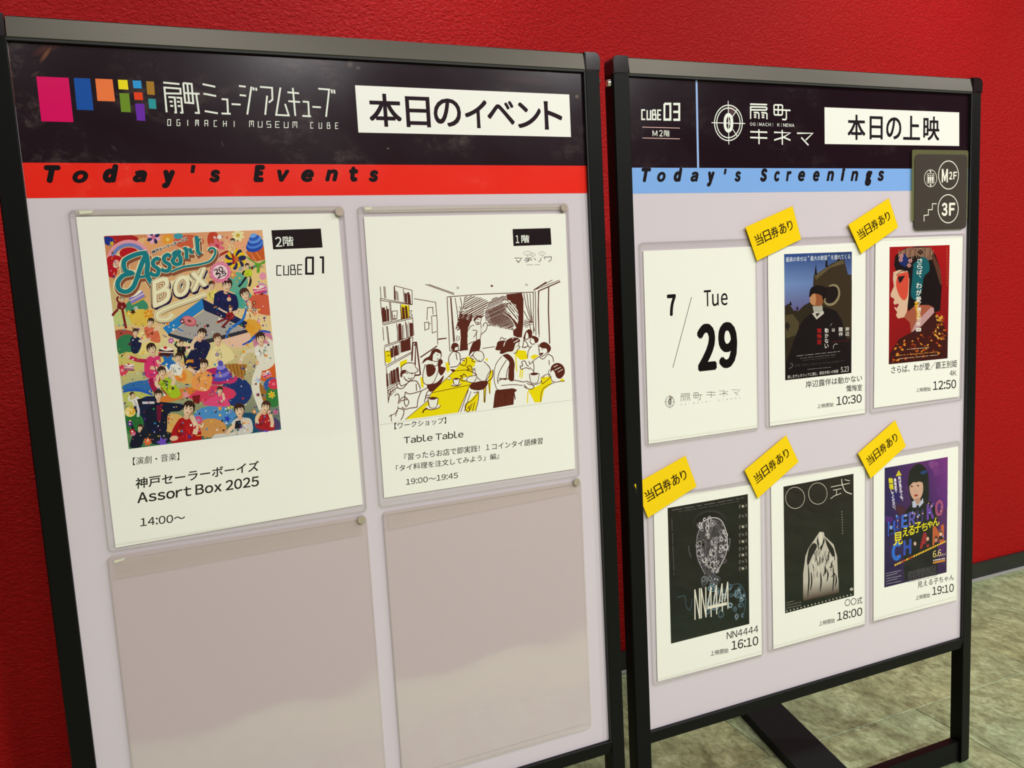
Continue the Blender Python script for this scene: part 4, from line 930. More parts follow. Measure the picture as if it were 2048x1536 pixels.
cc = lambda cx, cy, rx, ry: [(cx+rx*cos(t*pi/20), cy+ry*sin(t*pi/20)) for t in range(40)]
p.line(cc(237, 298, 75, 84), .9, 'e0d8c8', close=True); p.line(cc(416, 264, 73, 84), .9, 'e0d8c8', close=True)
p.lines([[(518, 213), (668, 183)], [(536, 238), (600, 225)], [(565, 230), (562, 276)], [(516, 305), (545, 283), (600, 262)], [(628, 155), (668, 164)]], 1.2, 'ece6d8'); p.line([(604, 150), (607, 185), (632, 245), (684, 268)], 1.7, 'ece6d8', smooth=True)
for i in range(9): p.line([(603+.6*i, 404+21*i), (609+.6*i, 412+21*i)], 1.6, 'a8a096')
for i in range(19): x = 172+28*i; p.ell(x, 1190-7.2*i, 5, 7, 'cfc8bc', 0, 6)
credits(p, 170, 1125, 230, 1110, 'a8a090', .9, 30); credits(p, 170, 1145, 285, 1118, 'a8a090', .9, 31); credits(p, 170, 1168, 285, 1140, 'a8a090', .9, 32)
p.ell(682, 1018, 13, 11, 'e4ded0', -20); p.ell(684, 1018, 5, 4, '2a1c20')
p.build('printed_poster', M_INK, O7, N7)
# purple film
p = Print(2, OFF, F8)
p.grad([(163, 232), (687, 140), (677, 1098), (160, 1225)], '2a1560', '7a2a80', '3a1a52', '2a1850', 6)
rr = random.Random(8)
def blob(x, y, r, col):
    n = 9; ph = rr.uniform(0, 6); p.poly([(x+r*(1+.25*sin(2*t+ph))*cos(t), y+r*(1+.25*cos(3*t+ph))*sin(t)) for t in (2*pi*i/n for i in range(n))], col, smooth=True)
p.grad([(520, 170), (687, 140), (684, 560), (520, 580)], '5a1e78', '8a2f8e', '6a2a88', '4a1a66', 4)
for x, y, r, c in ((570, 205, 36, '8a4490'), (600, 260, 40, '7c3588'), (640, 430, 40, '6d2a84'), (250, 470, 50, '2e1a70'), (300, 580, 40, '52203c'), (230, 900, 50, '3a1a5c'), (640, 900, 30, '5a2070'), (200, 660, 30, '5a2480')): blob(x, y, r, c)
p.poly([(355, 340), (375, 250), (430, 200), (480, 210), (520, 270), (530, 380), (525, 510), (480, 560), (400, 560), (365, 430)], '14101a', smooth=True)
p.poly([(330, 600), (390, 520), (440, 560), (500, 500), (560, 520), (600, 600), (600, 1120), (330, 1170), (300, 700)], '181420')
p.poly([(368, 380), (390, 345), (440, 330), (476, 350), (482, 420), (462, 480), (430, 505), (400, 490), (375, 440)], 'd8b09a', smooth=True)
p.poly([(360, 395), (365, 330), (420, 285), (470, 300), (500, 370), (470, 350), (450, 345), (425, 352), (400, 350), (385, 365)], '171218', smooth=False)
for x in (388, 440): p.ell(x, 385+(-6 if x > 400 else 0), 10, 6, '22151a', 0, 8)
p.poly([(404, 462), (420, 452), (440, 454), (425, 470)], 'a83034', smooth=True); p.line([(418, 400), (412, 430), (422, 436)], .5, 'a87c66')
p.poly([(410, 490), (460, 478), (462, 525), (430, 545), (405, 530)], 'c09a88'); p.poly([(392, 512), (412, 500), (432, 545), (455, 520), (480, 480), (486, 520), (450, 560), (395, 560)], 'c6cbdc'); p.poly([(425, 545), (448, 540), (450, 580), (425, 590)], '1a1a2e')
p.ell(488, 268, 30, 14, '274a80', -20)
p.poly([(255, 300), (280, 250), (304, 293)], 'e8dc30'); p.line([(280, 270), (281, 285)], 1.0, '3a2a20')
p.vtext('何が見えても、', 284, 300, 308, 522, 24, 'eeeaf4', .03, .95); p.vtext('最後まで', 249, 318, 257, 438, 21, 'eeeaf4', .03, .95)
p.vtext('無視', 212, 312, 220, 412, 38, 'e8dc30', .04, .95); p.vtext('してください。', 224, 412, 246, 590, 22, 'eeeaf4', .03, .95)
# tall display letters filled with blue to red
W_ = [('M', 192, 800, 246, 665, '3a6ad0'), ('I', 258, 752, 282, 630, '2d52a8'), ('E', 305, 735, 352, 612, '4a78d8'), ('R', 366, 715, 415, 590, '6a62b8'), ('U', 430, 700, 480, 575, '4a3a78'), ('K', 515, 665, 570, 520, '7a4ab0'), ('O', 585, 640, 645, 490, 'b05a80')]
for t, x0, y0, x1, y1, c in W_: p.text(t, (x0-3, y0), (x1+5, y1), c, .012 if t == 'M' else .035)
for t, x0, y0, x1, y1, c in [('C', 222, 1010, 300, 840, '2f7ad8'), ('H', 318, 960, 385, 820, '3a58b8'), ('A', 455, 905, 535, 760, 'a82838'), ('N', 560, 880, 655, 700, 'c86a40')]: p.text(t, (x0, y0), (x1, y1), c, .045)
for i in range(34):
    t, x0, y0, x1, y1, c = rr.choice(W_+[('C', 222, 1010, 300, 840, ''), ('N', 560, 880, 655, 700, '')]); p.ell(rr.uniform(x0, x1), rr.uniform(y1, y0), rr.uniform(4, 9), rr.uniform(4, 10), rr.choice(['d8c0b8', '1a2a5a', '8fb4e8', 'e0a890', '241a30']), 0, 7)
for x, y, c in ((415, 860, 'd8b8a8'), (520, 820, 'e0b8a0'), (590, 830, 'c89880'), (628, 780, 'e8c0a8'), (215, 725, '9ab4e0')): p.ell(x, y-14, 15, 13, '1a141c', 0, 10); p.ell(x, y, 12, 17, c, 0, 10); p.poly([(x-20, y+50), (x-12, y+18), (x+12, y+16), (x+22, y+44)], '221c2a')
for ch, x, y, w_, h in (('見', 235, 880, 78, 125), ('え', 312, 805, 48, 85), ('る', 358, 795, 55, 90), ('子', 408, 775, 60, 100), ('ち', 468, 760, 52, 80), ('ゃ', 518, 735, 44, 68), ('ん', 562, 720, 56, 85)):
    p.text(ch, (x, y), (x+w_, y-h), 'f2e42c', .016)
for i in range(22): x = 245+19.5*i; p.poly([(x, 1048-9.2*i), (x+15, 1041-9.2*i), (x+15, 1026-9.2*i), (x, 1033-9.2*i)], 'f2c83c' if i not in (3, 4, 6, 7) else 'd86a30')
p.text('6.6', (563, 978), (632, 905), 'f0d890', .01); p.text('Fri', (636, 966), (667, 936), 'e8dcc0', .01); credits(p, 566, 1000, 664, 982, 'e8e2ea', 2.2, 40); p.poly([(563, 1012), (665, 990), (665, 1006), (563, 1028)], 'd8923a')
for i in range(5): credits(p, 176, 1108+22*i, 300-(i % 2)*30, 1082+22*i, 'b0a8b4', 1.2, 41+i, 5)
for i in range(7): credits(p, 358, 1098+14*i, 590, 1046+14*i, '807888', .8, 51+i)
p.build('printed_poster', M_INK, O8, N8)

# ---------------------------------------------------------------- cafe line drawing (flat print on the second notice)
BR, YL = '6a3020', 'ffe800'
p = Print(1, OFF, (4.876, 740, 560))
# yellow areas
for q in ([(340, 1362), (560, 1185), (615, 1080), (860, 845), (950, 740), (1035, 790), (1010, 860), (1020, 960), (1000, 1010), (960, 1060), (860, 1292)],
          [(1418, 700), (1440, 682), (1520, 690), (1540, 770), (1470, 780), (1430, 745)], [(1565, 745), (1600, 728), (1650, 735), (1590, 778)],
          [(1540, 1075), (1660, 1020), (1670, 950), (1760, 940), (1775, 1010), (1700, 1070), (1670, 1190), (1612, 1195)], [(1850, 975), (1880, 958), (1900, 985), (1860, 992)],
          [(305, 235), (385, 250), (380, 372), (300, 385)], [(145, 690), (212, 688), (208, 790), (185, 812), (150, 800)], [(290, 800), (360, 770), (362, 830), (296, 862)],
          [(735, 810), (765, 800), (782, 880), (752, 905)], [(490, 945), (515, 950), (525, 1055), (500, 1040)],
          [(930, 1215), (1055, 1090), (1064, 1115), (1030, 1275), (930, 1285)], [(1120, 770), (1145, 760), (1148, 800)]):
    p.poly(q, YL)
for q in ([(1170, 880), (1198, 885), (1180, 1000), (1172, 1112), (1160, 1100), (1150, 990)], [(1125, 950), (1145, 945), (1125, 1120), (1115, 1195), (1105, 1190)]): p.poly(q, YL)
p.lines([[(1420, 720), (1430, 890)], [(1490, 870), (1480, 960)], [(1470, 870), (1462, 950)], [(1540, 1090), (1535, 1200)], [(1560, 1090), (1610, 1190)]], 1.8, YL)
# brown masses: the garden through the window
def hatch(poly, n, w, ang, seed, col=BR, jit=6):
    rr = random.Random(seed); xs = [a for a, b in poly]; ys = [b for a, b in poly]; cx, cy = sum(xs)/len(xs), sum(ys)/len(ys)
    ca, sa = cos(ang), sin(ang); R_ = max(math.hypot(a-cx, b-cy) for a, b in poly)
    for i in range(n):
        t = -R_+2*R_*(i+.5)/n; px, py = cx-sa*t, cy+ca*t; cross = []
        for k in range(len(poly)):
            (x0, y0), (x1, y1) = poly[k], poly[(k+1) % len(poly)]
            d = ca*(y1-y0)-sa*(x1-x0)
            if abs(d) < 1e-6: continue
            u = (sa*(x0-px)-ca*(y0-py))/d
            if 0 <= u < 1: cross.append((x0+(x1-x0)*u-px)*ca+(y0+(y1-y0)*u-py)*sa)
        cross.sort()
        for a, b in zip(cross[::2], cross[1::2]):
            if b-a < 6: continue
            j = lambda: rr.uniform(-jit, jit)
            a2, b2 = a+j(), b+j(); mm_ = (a2+b2)/2
            p.line([(px+ca*a2, py+sa*a2), (px+ca*mm_+rr.uniform(-2, 2), py+sa*mm_+rr.uniform(-3, 3)), (px+ca*b2, py+sa*b2)], w*rr.uniform(.7, 1.15), col)
G = [(935, 165), (985, 155), (1060, 165), (1130, 190), (1150, 215), (1120, 290), (1105, 370), (1060, 350), (1010, 370), (985, 400), (960, 460), (850, 500), (845, 460), (880, 340), (915, 240)]
hatch(G, 26, 1.5, -.5, 1)
hatch([(1150, 225), (1200, 180), (1330, 150), (1350, 230), (1310, 300), (1360, 360), (1400, 420), (1400, 490), (1270, 465), (1170, 440), (1120, 380), (1125, 300)], 34, 1.2, -.42, 2)
hatch([(1150, 300), (1290, 240), (1370, 330), (1400, 440), (1300, 460), (1190, 420)], 22, .9, .6, 3)
p.poly([(1330, 140), (1480, 125), (1496, 190), (1495, 420), (1480, 560), (1440, 560), (1400, 540), (1395, 490), (1425, 470), (1390, 400), (1330, 350), (1320, 330), (1360, 340), (1410, 390), (1440, 430), (1450, 330), (1420, 240), (1340, 200)], BR)
hatch([(1330, 200), (1420, 210), (1450, 330), (1440, 420), (1390, 350), (1330, 260)], 13, 1.2, .9, 4)
p.line([(1300, 330), (1345, 355), (1390, 400), (1425, 470)], .9, 'ffffee', smooth=True); p.line([(1345, 240), (1385, 260), (1420, 330), (1445, 400)], 1.2, 'ffffee', smooth=True)
p.poly([(880, 370), (940, 385), (985, 400), (955, 470), (948, 560), (955, 680), (875, 694), (885, 560), (880, 480), (850, 440)], BR)
hatch([(870, 330), (1000, 330), (990, 400), (930, 440), (860, 400)], 12, 1.5, -.7, 5)
p.poly([(868, 275), (915, 285), (985, 262), (1000, 272), (960, 300), (900, 310), (880, 325), (870, 310)], 'ffffee'); p.line([(868, 260), (885, 278), (930, 283), (985, 262), (1000, 275), (950, 300), (905, 305), (880, 322), (862, 305)], .7, BR)
p.ell(1330, 215, 42, 18, 'ffffee', -10); p.line([(1285, 205), (1310, 190), (1345, 205), (1375, 235), (1330, 225), (1300, 232)], .9, BR, smooth=True)
hatch([(1500, 380), (1545, 400), (1590, 420), (1520, 470), (1500, 450)], 7, 1.2, -.3, 6)
# window, curtains, walls
LN = [[(752, 165), (1060, 140), (1480, 122), (1600, 118)], [(752, 168), (765, 420), (778, 690)], [(785, 170), (800, 400), (820, 690)], [(790, 170), (808, 400), (828, 600)], [(778, 692), (955, 680)], [(830, 175), (850, 300), (860, 420), (835, 480)],
      [(880, 170), (895, 240), (860, 400), (840, 470)], [(925, 165), (915, 240), (880, 340)], [(850, 540), (845, 580), (850, 600)], [(870, 545), (866, 590)], [(1500, 128), (1520, 240), (1570, 400)], [(1530, 130), (1545, 260), (1580, 400)], [(1560, 130), (1570, 300), (1585, 420)],
      [(1500, 300), (1540, 380), (1585, 415)], [(1545, 405), (1590, 412)], [(1592, 120), (1595, 520)], [(1612, 110), (1618, 540)], [(1640, 105), (1650, 560)], [(1555, 430), (1570, 490)], [(1590, 430), (1605, 500)],
      [(1095, 668), (1218, 650)], [(540, 42), (820, 142)], [(570, 42), (820, 130)], [(432, 182), (640, 218), (655, 400), (660, 630)], [(490, 752), (560, 705), (655, 640)], [(555, 390), (560, 270), (612, 266), (615, 335)], [(605, 350), (650, 348)], [(600, 350), (608, 518), (650, 500)],
      [(532, 415), (572, 410), (575, 475), (535, 490), (532, 415)], [(572, 430), (592, 425)], [(1598, 95), (1780, 0)], [(1620, 90), (1850, 0)], [(660, 582), (745, 570)]]
p.lines(LN, .95, BR)
p.lines([[(1640, 120), (1650, 105), (1855, 15)], [(1595, 100), (1720, 20)]], 1.7, BR); p.lines([[(1645, 105), (1640, 300), (1648, 530)], [(1742, 70), (1740, 300), (1752, 620)]], 1.7, BR); p.line([(668, 576), (748, 568)], 1.6, BR); p.lines([[(490, 757), (655, 645)], [(800, 400), (818, 600)]], 1.2, BR)
for x, y in ((855, 77), (1187, 58), (1525, 48)): p.line([(x-12, y-3), (x, y-9), (x+12, y-2), (x+2, y+8), (x-10, y+3)], .6, BR, smooth=True)
p.ell(1188, 58, 9, 6, BR)
# book shelves
p.lines([[(100, 65), (108, 180)], [(135, 62), (142, 180)], [(145, 62), (155, 178)], [(100, 180), (410, 238)], [(105, 200), (412, 242)], [(410, 100), (412, 240)], [(240, 55), (408, 100)], [(240, 60), (245, 200)], [(235, 60), (238, 195)], [(325, 85), (335, 215)],
         [(100, 180), (125, 420)], [(120, 425), (415, 362)], [(122, 440), (418, 374)], [(190, 215), (205, 400)], [(200, 215), (215, 398)], [(298, 235), (305, 385)], [(380, 245), (382, 365)], [(415, 365), (428, 540)], [(125, 460), (135, 590)], [(160, 450), (180, 620)], [(170, 450), (188, 618)],
         [(260, 420), (275, 590)], [(345, 400), (360, 560)], [(138, 640), (418, 545)], [(140, 655), (420, 558)], [(418, 555), (405, 740)], [(140, 660), (150, 830)], [(230, 640), (245, 780)], [(150, 838), (408, 700)], [(155, 855), (405, 715)], [(160, 860), (180, 1200)], [(165, 1060), (295, 985)], [(170, 1080), (290, 1005)]], .9, BR)
rr = random.Random(9)
def books(x0, y0, x1, y1, n, h, tilt=8):
    for i in range(n):
        x = x0+(x1-x0)*i/n; y = y0+(y1-y0)*i/n; hh_ = h*rr.uniform(.75, 1); p.line([(x, y), (x-tilt+rr.uniform(-3, 3), y-hh_)], rr.choice((.6, .9, 2.2, 2.6, 1.2)), BR)
books(345, 220, 405, 235, 7, 115); books(250, 195, 290, 205, 4, 95); books(130, 410, 190, 400, 7, 150); books(310, 382, 375, 368, 6, 125); books(272, 590, 345, 575, 6, 160); books(360, 560, 425, 540, 6, 150); books(205, 760, 300, 720, 9, 120); books(300, 710, 400, 680, 9, 130); books(170, 1040, 290, 985, 12, 150); books(178, 1150, 262, 1090, 6, 70)
p.lines([[(212, 305), (268, 300)], [(215, 310), (222, 385), (262, 380), (266, 305)], [(228, 350), (240, 345), (245, 360), (228, 378), (252, 375)], [(385, 300), (410, 300), (395, 325), (415, 345), (385, 355)], [(158, 700), (200, 692)], [(165, 740), (195, 732)]], .9, BR)
p.lines([[(418, 612), (452, 608), (492, 925)], [(430, 640), (445, 620), (440, 830)], [(418, 612), (408, 790)], [(440, 930), (488, 925)]], 2.0, BR)
# people and things: outlines
def o(*pts, w=.9): p.line(list(pts), w*1.12, BR, smooth=True)
def f(*pts): p.poly(list(pts), BR, smooth=True)
# standing man at the window
p.poly([(950, 500), (985, 450), (1010, 440), (1080, 430), (1085, 530), (1070, 600), (950, 630)], 'ffffee'); o((950, 560), (950, 500), (985, 450), (1015, 440)); o((1080, 420), (1085, 500), (1070, 600)); o((950, 630), (1000, 605), (1070, 590)); o((1000, 490), (1045, 500), (1010, 560)); o((1035, 510), (1040, 600))
p.poly([(1020, 400), (1040, 350), (1085, 350), (1085, 400), (1050, 440)], 'ffffee'); f((1012, 375), (1050, 345), (1092, 355), (1085, 372), (1050, 368), (1022, 400), (1010, 400)); o((1040, 385), (1052, 378), (1062, 388)); o((1035, 410), (1060, 415), (1045, 432)); o((1022, 400), (1040, 432), (1070, 425), (1088, 370))
p.poly([(1085, 530), (1135, 480), (1145, 430), (1160, 440), (1140, 420), (1115, 420), (1110, 450), (1085, 470)], 'ffffee'); o((1085, 530), (1130, 490), (1145, 440)); o((1100, 455), (1115, 420), (1135, 418), (1148, 440), (1170, 445))
f((1000, 615), (1075, 575), (1065, 690), (1000, 700), (965, 745), (975, 680))
# seated: woman left
f((600, 690), (640, 668), (690, 690), (695, 740), (640, 720), (615, 790), (560, 780), (510, 815), (530, 770), (580, 740)); p.poly([(615, 730), (640, 700), (690, 720), (685, 770), (640, 800), (610, 780)], 'ffffee'); o((620, 790), (650, 795), (690, 760), (695, 720), (680, 690)); o((655, 725), (662, 735)); o((650, 770), (668, 768))
p.poly([(520, 960), (540, 850), (600, 815), (660, 870), (620, 1000), (540, 1020)], 'ffffee'); o((540, 820), (515, 930), (530, 1010), (600, 1015), (640, 960), (680, 840)); o((600, 815), (640, 840), (690, 790))
f((545, 830), (590, 820), (640, 860), (620, 920), (560, 940)); f((555, 1020), (650, 1000), (720, 930), (690, 1010), (600, 1090), (560, 1050)); f((660, 800), (690, 770), (712, 800), (690, 840), (740, 860), (700, 930), (670, 900))
# curly haired person at the end of the table
f((790, 665), (800, 625), (835, 612), (862, 630), (855, 650), (830, 660), (812, 690)); o((830, 650), (822, 690), (858, 690), (862, 640)); o((775, 830), (768, 760), (800, 705), (835, 700), (875, 720), (880, 780)); o((780, 850), (850, 840), (880, 800)); o((838, 710), (850, 780)); f((780, 868), (830, 875), (810, 900)); o((880, 800), (895, 770), (940, 768), (930, 830), (885, 825), (880, 800)); o((900, 780), (925, 790))
# bob haired person right of the table
p.poly([(1000, 740), (1040, 690), (1095, 700), (1110, 760), (1080, 795), (1040, 790)], 'ffffee'); o((1040, 690), (1090, 700), (1112, 750), (1085, 795), (1060, 780)); o((1000, 730), (978, 758), (1000, 768), (995, 790), (1030, 800)); o((1020, 700), (1005, 735), (1050, 790), (1070, 795)); o((990, 735), (1003, 742)); o((1000, 775), (1012, 772))
p.poly([(1000, 850), (1120, 800), (1170, 870), (1150, 980), (1060, 1000), (960, 1000), (900, 960), (1000, 930)], 'ffffee'); o((1110, 795), (1165, 850), (1172, 910), (1130, 980), (1085, 985)); o((1020, 860), (1000, 900), (1040, 925), (960, 945), (945, 985), (1010, 1000), (1040, 950)); o((1000, 870), (975, 835), (945, 850), (965, 865), (945, 880), (985, 890), (1005, 900))
o((945, 945), (915, 915), (905, 930), (880, 935), (905, 950), (880, 965), (910, 985), (945, 980)); o((1020, 860), (1035, 935), (1080, 980))
f((985, 1010), (1080, 985), (1150, 990), (1120, 1055), (1050, 1075), (975, 1055))
# chair
o((1198, 875), (1185, 960), (1060, 1040), (1010, 1070), w=1.1); o((1180, 880), (1150, 920), (1120, 1000)); o((1110, 1050), (1115, 1190)); o((1130, 1050), (1120, 1195)); o((1160, 1000), (1170, 1110)); o((960, 1070), (885, 1288)); o((985, 1085), (920, 1280)); o((1060, 1085), (1000, 1170), (935, 1210), (930, 1255), (960, 1285), (990, 1230)); o((1060, 1095), (1055, 1180), (1030, 1275)); o((1020, 1190), (1000, 1280)); o((950, 1255), (1000, 1205)); o((970, 1270), (965, 1230))
# table edges, cups
p.lines([[(820, 888), (1020, 868)], [(600, 1100), (975, 1022)], [(345, 1360), (560, 1180), (600, 1098), (830, 880)], [(975, 1022), (860, 1290)]], .7, BR); p.ell(770, 958, 22, 14, 'ffffee', -10); o((748, 958), (770, 945), (792, 955), (775, 972), (750, 965), w=.5)
for cx, cy, s_ in ((840, 1000, .8), (612, 1210, 1.25), (1600, 970, 1.2)):
    p.ell(cx, cy+22*s_, 62*s_, 18*s_, 'ffffee', -8); p.poly([(cx-36*s_, cy-42*s_), (cx+42*s_, cy-48*s_), (cx+30*s_, cy+20*s_), (cx-22*s_, cy+24*s_)], 'ffffee'); p.ell(cx+3*s_, cy-44*s_, 30*s_, 10*s_, BR, -6)
    o((cx-38*s_, cy-42*s_), (cx-26*s_, cy+20*s_), (cx+5*s_, cy+32*s_), (cx+30*s_, cy+18*s_), (cx+42*s_, cy-46*s_)); o((cx-60*s_, cy+30*s_), (cx-20*s_, cy+44*s_), (cx+40*s_, cy+32*s_), (cx+62*s_, cy+10*s_))
    o((cx-38*s_, cy-42*s_), (cx, cy-54*s_), (cx+42*s_, cy-46*s_))
o((515, 1295), (525, 1270), (560, 1250), w=1.6)
# man with cap reading, lower left
p.poly([(300, 900), (305, 850), (360, 810), (430, 815), (465, 870), (440, 910), (380, 980), (330, 960)], 'ffffee'); o((305, 885), (310, 840), (370, 808), (430, 815), (445, 850), (468, 880), (440, 905), (380, 905), (345, 880), (305, 885)); f((300, 890), (340, 880), (350, 900), (318, 920), (310, 950), (295, 935)); o((440, 905), (430, 950), (390, 985), (350, 975), (330, 940)); o((345, 905), (370, 912)); o((398, 910), (415, 918)); o((370, 955), (395, 965), (410, 950))
o((262, 1010), (270, 1050), (320, 1055), (370, 1000), (400, 975)); o((285, 970), (300, 1030), (350, 1015), (390, 985)); o((265, 1050), (200, 1100), (180, 1180)); o((400, 985), (450, 985), (482, 1030), (490, 1065)); o((450, 1010), (455, 1080)); o((240, 1130), (270, 1110), (285, 1140), (275, 1210)); o((345, 1090), (390, 1110), (500, 1080), (560, 1050)); o((345, 1090), (335, 1190), (350, 1230)); o((500, 1080), (470, 1160), (460, 1240)); o((530, 1190), (560, 1090), (600, 1080)); o((540, 1130), (580, 1120)); o((540, 1150), (575, 1142)); o((290, 1200), (300, 1160), (340, 1140), (380, 1190), (350, 1240)); o((300, 1180), (365, 1160)); o((380, 1250), (460, 1240)); o((185, 1330), (260, 1290), (275, 1230)); o((210, 1380), (205, 1310)); o((250, 1330), (262, 1270)); o((275, 1250), (330, 1270), (320, 1330), (300, 1365)); o((310, 1240), (350, 1260), (380, 1250))
# waiter
p.poly([(1330, 600), (1450, 600), (1460, 640), (1420, 700), (1380, 720), (1320, 700)], 'ffffee'); f((1310, 640), (1330, 590), (1390, 560), (1450, 570), (1462, 600), (1420, 620), (1395, 690), (1340, 700), (1290, 720), (1265, 705)); p.lines([[(1385, 575), (1400, 565)], [(1420, 600), (1450, 580)], [(1400, 610), (1430, 590)]], 1.0, 'ffffee')
o((1455, 610), (1448, 640), (1462, 655), (1440, 680), (1425, 710), (1400, 715)); o((1430, 650), (1440, 645)); f((1290, 735), (1340, 720), (1390, 760), (1410, 820), (1400, 880), (1360, 800), (1310, 750))
o((1285, 745), (1225, 830), (1210, 960), (1235, 1060), (1260, 1070)); o((1330, 780), (1270, 880), (1245, 960), (1250, 1010)); o((1385, 780), (1340, 880), (1330, 960)); o((1250, 985), (1310, 960), (1400, 975), (1500, 995)); o((1280, 1030), (1400, 1020), (1490, 1030)); o((1260, 960), (1330, 970), w=1.4); o((1500, 995), (1540, 990), (1600, 1040), (1560, 1065), (1500, 1040)); o((1500, 1020), (1530, 1050))
f((1360, 800), (1400, 810), (1405, 870), (1400, 980), (1350, 960)); p.poly([(1225, 1075), (1390, 1055), (1430, 1080), (1405, 1100), (1400, 1215), (1200, 1250), (1215, 1120)], BR); o((1400, 1060), (1430, 1075), (1400, 1085)); o((1405, 1100), (1415, 1165), w=1.6)
for x in (1240, 1275, 1300, 1350, 1375): p.line([(x, 1110), (x-8, 1225)], .5, '9a5a48', taper=.5)
# guests at the right
f((1520, 500), (1550, 480), (1580, 500), (1575, 560), (1550, 560), (1540, 520)); o((1525, 500), (1510, 560), (1530, 580), (1550, 560)); f((1495, 560), (1520, 500), (1505, 600)); o((1490, 660), (1500, 590), (1520, 600), (1540, 640), (1510, 655)); o((1540, 575), (1580, 545), (1640, 570)); f((1570, 560), (1600, 545), (1642, 570), (1635, 605), (1610, 612), (1600, 580)); o((1570, 570), (1560, 600), (1580, 625), (1610, 620)); o((1580, 640), (1545, 690), (1535, 760)); o((1640, 625), (1650, 700)); o((1540, 640), (1560, 660)); o((1480, 650), (1510, 660), (1540, 640))
f((1645, 660), (1660, 620), (1705, 605), (1755, 640), (1762, 680), (1735, 712), (1722, 670), (1680, 665), (1655, 650)); o((1650, 670), (1655, 730), (1690, 740), (1730, 700), (1735, 680)); f((1655, 715), (1680, 708), (1690, 722), (1665, 732)); o((1675, 680), (1685, 678)); o((1650, 745), (1590, 790), (1560, 820), (1550, 790)); o((1590, 795), (1600, 860), (1590, 920)); o((1735, 720), (1780, 750), (1790, 800)); o((1650, 745), (1690, 770), (1735, 720)); o((1745, 780), (1750, 830)); o((1555, 850), (1600, 890), w=.7); o((1560, 870), (1520, 855), (1480, 870), (1465, 840), (1490, 835), (1480, 800), (1510, 790), (1530, 830), (1550, 840))
f((1760, 905), (1765, 850), (1800, 815), (1850, 812), (1892, 850), (1898, 910), (1860, 960), (1820, 950), (1800, 900), (1780, 880)); p.lines([[(1790, 850), (1830, 830)], [(1800, 880), (1860, 850)], [(1830, 900), (1880, 870)]], .9, 'ffffee'); o((1755, 870), (1740, 900), (1760, 930)); o((1755, 930), (1780, 990), (1800, 985)); o((1665, 960), (1700, 930), (1740, 920), (1745, 945)); o((1670, 970), (1680, 1010), (1700, 1000), (1770, 940)); o((1900, 985), (1800, 1000), (1700, 1050), (1670, 1110), (1665, 1190)); o((1700, 940), (1690, 960))
f((1235, 640), (1250, 600), (1320, 590), (1305, 620), (1290, 680), (1225, 680)); o((1268, 590), (1280, 560), (1310, 575), (1330, 572)); o((1060, 1090), (1010, 1100))
p.build('printed_drawing', M_INK, O2, N2)
# the lower half of this notice is a second slip whose edge shows under the drawing
p = Print(1, OFF, (4.876, 740, 560)); p.line([(98, 1412), (700, 1325), (1985, 1168)], .35, 'b9b89c'); p.line([(1950, 485), (1953, 300)], .5, 'c9c8ae'); p.build('slip_edge', M_INK, O2, N2)

# ---------------------------------------------------------------- collage poster (flat print on the first notice)
p = Print(1, OFF, (5.12, 180, 440)); p.STEP = 2.6e-6; rr = random.Random(21)
TLc, TRc, BRc, BLc = (141, 164), (1765, 102), (1958, 2146), (397, 2346)
def ab(a, b): return tuple((TLc[c]*(1-a)+TRc[c]*a)*(1-b)+(BLc[c]*(1-a)+BRc[c]*a)*b for c in (0, 1))
def inside(x, y, mg=12):
    b = (y-150)/2060; l = 141+(397-141)*(y-164)/2182; r_ = 1765+(1958-1765)*(y-102)/2044
    t = 164-62*(x-141)/1624; bt = 2346-200*(x-397)/1561
    return l+mg < x < r_-mg and t+mg < y < bt-mg
p.grad([TLc, TRc, ab(1, .5), ab(0, .5)], 'd98a5c', 'f0b890', 'f0d8a0', 'e8cf94', 6); p.grad([ab(0, .5), ab(1, .5), BRc, BLc], 'e8dca0', 'f0d8a0', '2f6a78', '4a8a58', 6)
def _cl(x, y):
    for _ in range(2):
        l = 141+(397-141)*(y-164)/2182; r_ = 1765+(1958-1765)*(y-102)/2044; x = min(max(x, l), r_)
        t = 164-62*(x-141)/1624; bt = 2346-200*(x-397)/1561; y = min(max(y, t), bt)
    return x, y
p.clamp = _cl
def cpoly(pts, col, sm=True):
    """a shape kept inside the poster"""
    q = spline(list(pts)+[pts[0]], 4)[:-1] if sm else list(pts); out = []
    for x, y in q:
        for _ in range(2):
            l = 141+(397-141)*(y-164)/2182+2; r_ = 1765+(1958-1765)*(y-102)/2044-2; x = min(max(x, l), r_)
            t = 164-62*(x-141)/1624+2; bt = 2346-200*(x-397)/1561-2; y = min(max(y, t), bt)
        out.append((x, y))
    p.poly(out, col)
def cell(cx, cy, rx, ry, col, rot=0): a = radians(rot); cpoly([(cx+rx*cos(t)*cos(a)-ry*sin(t)*sin(a), cy+rx*cos(t)*sin(a)+ry*sin(t)*cos(a)) for t in (2*pi*i/14 for i in range(14))], col, False)
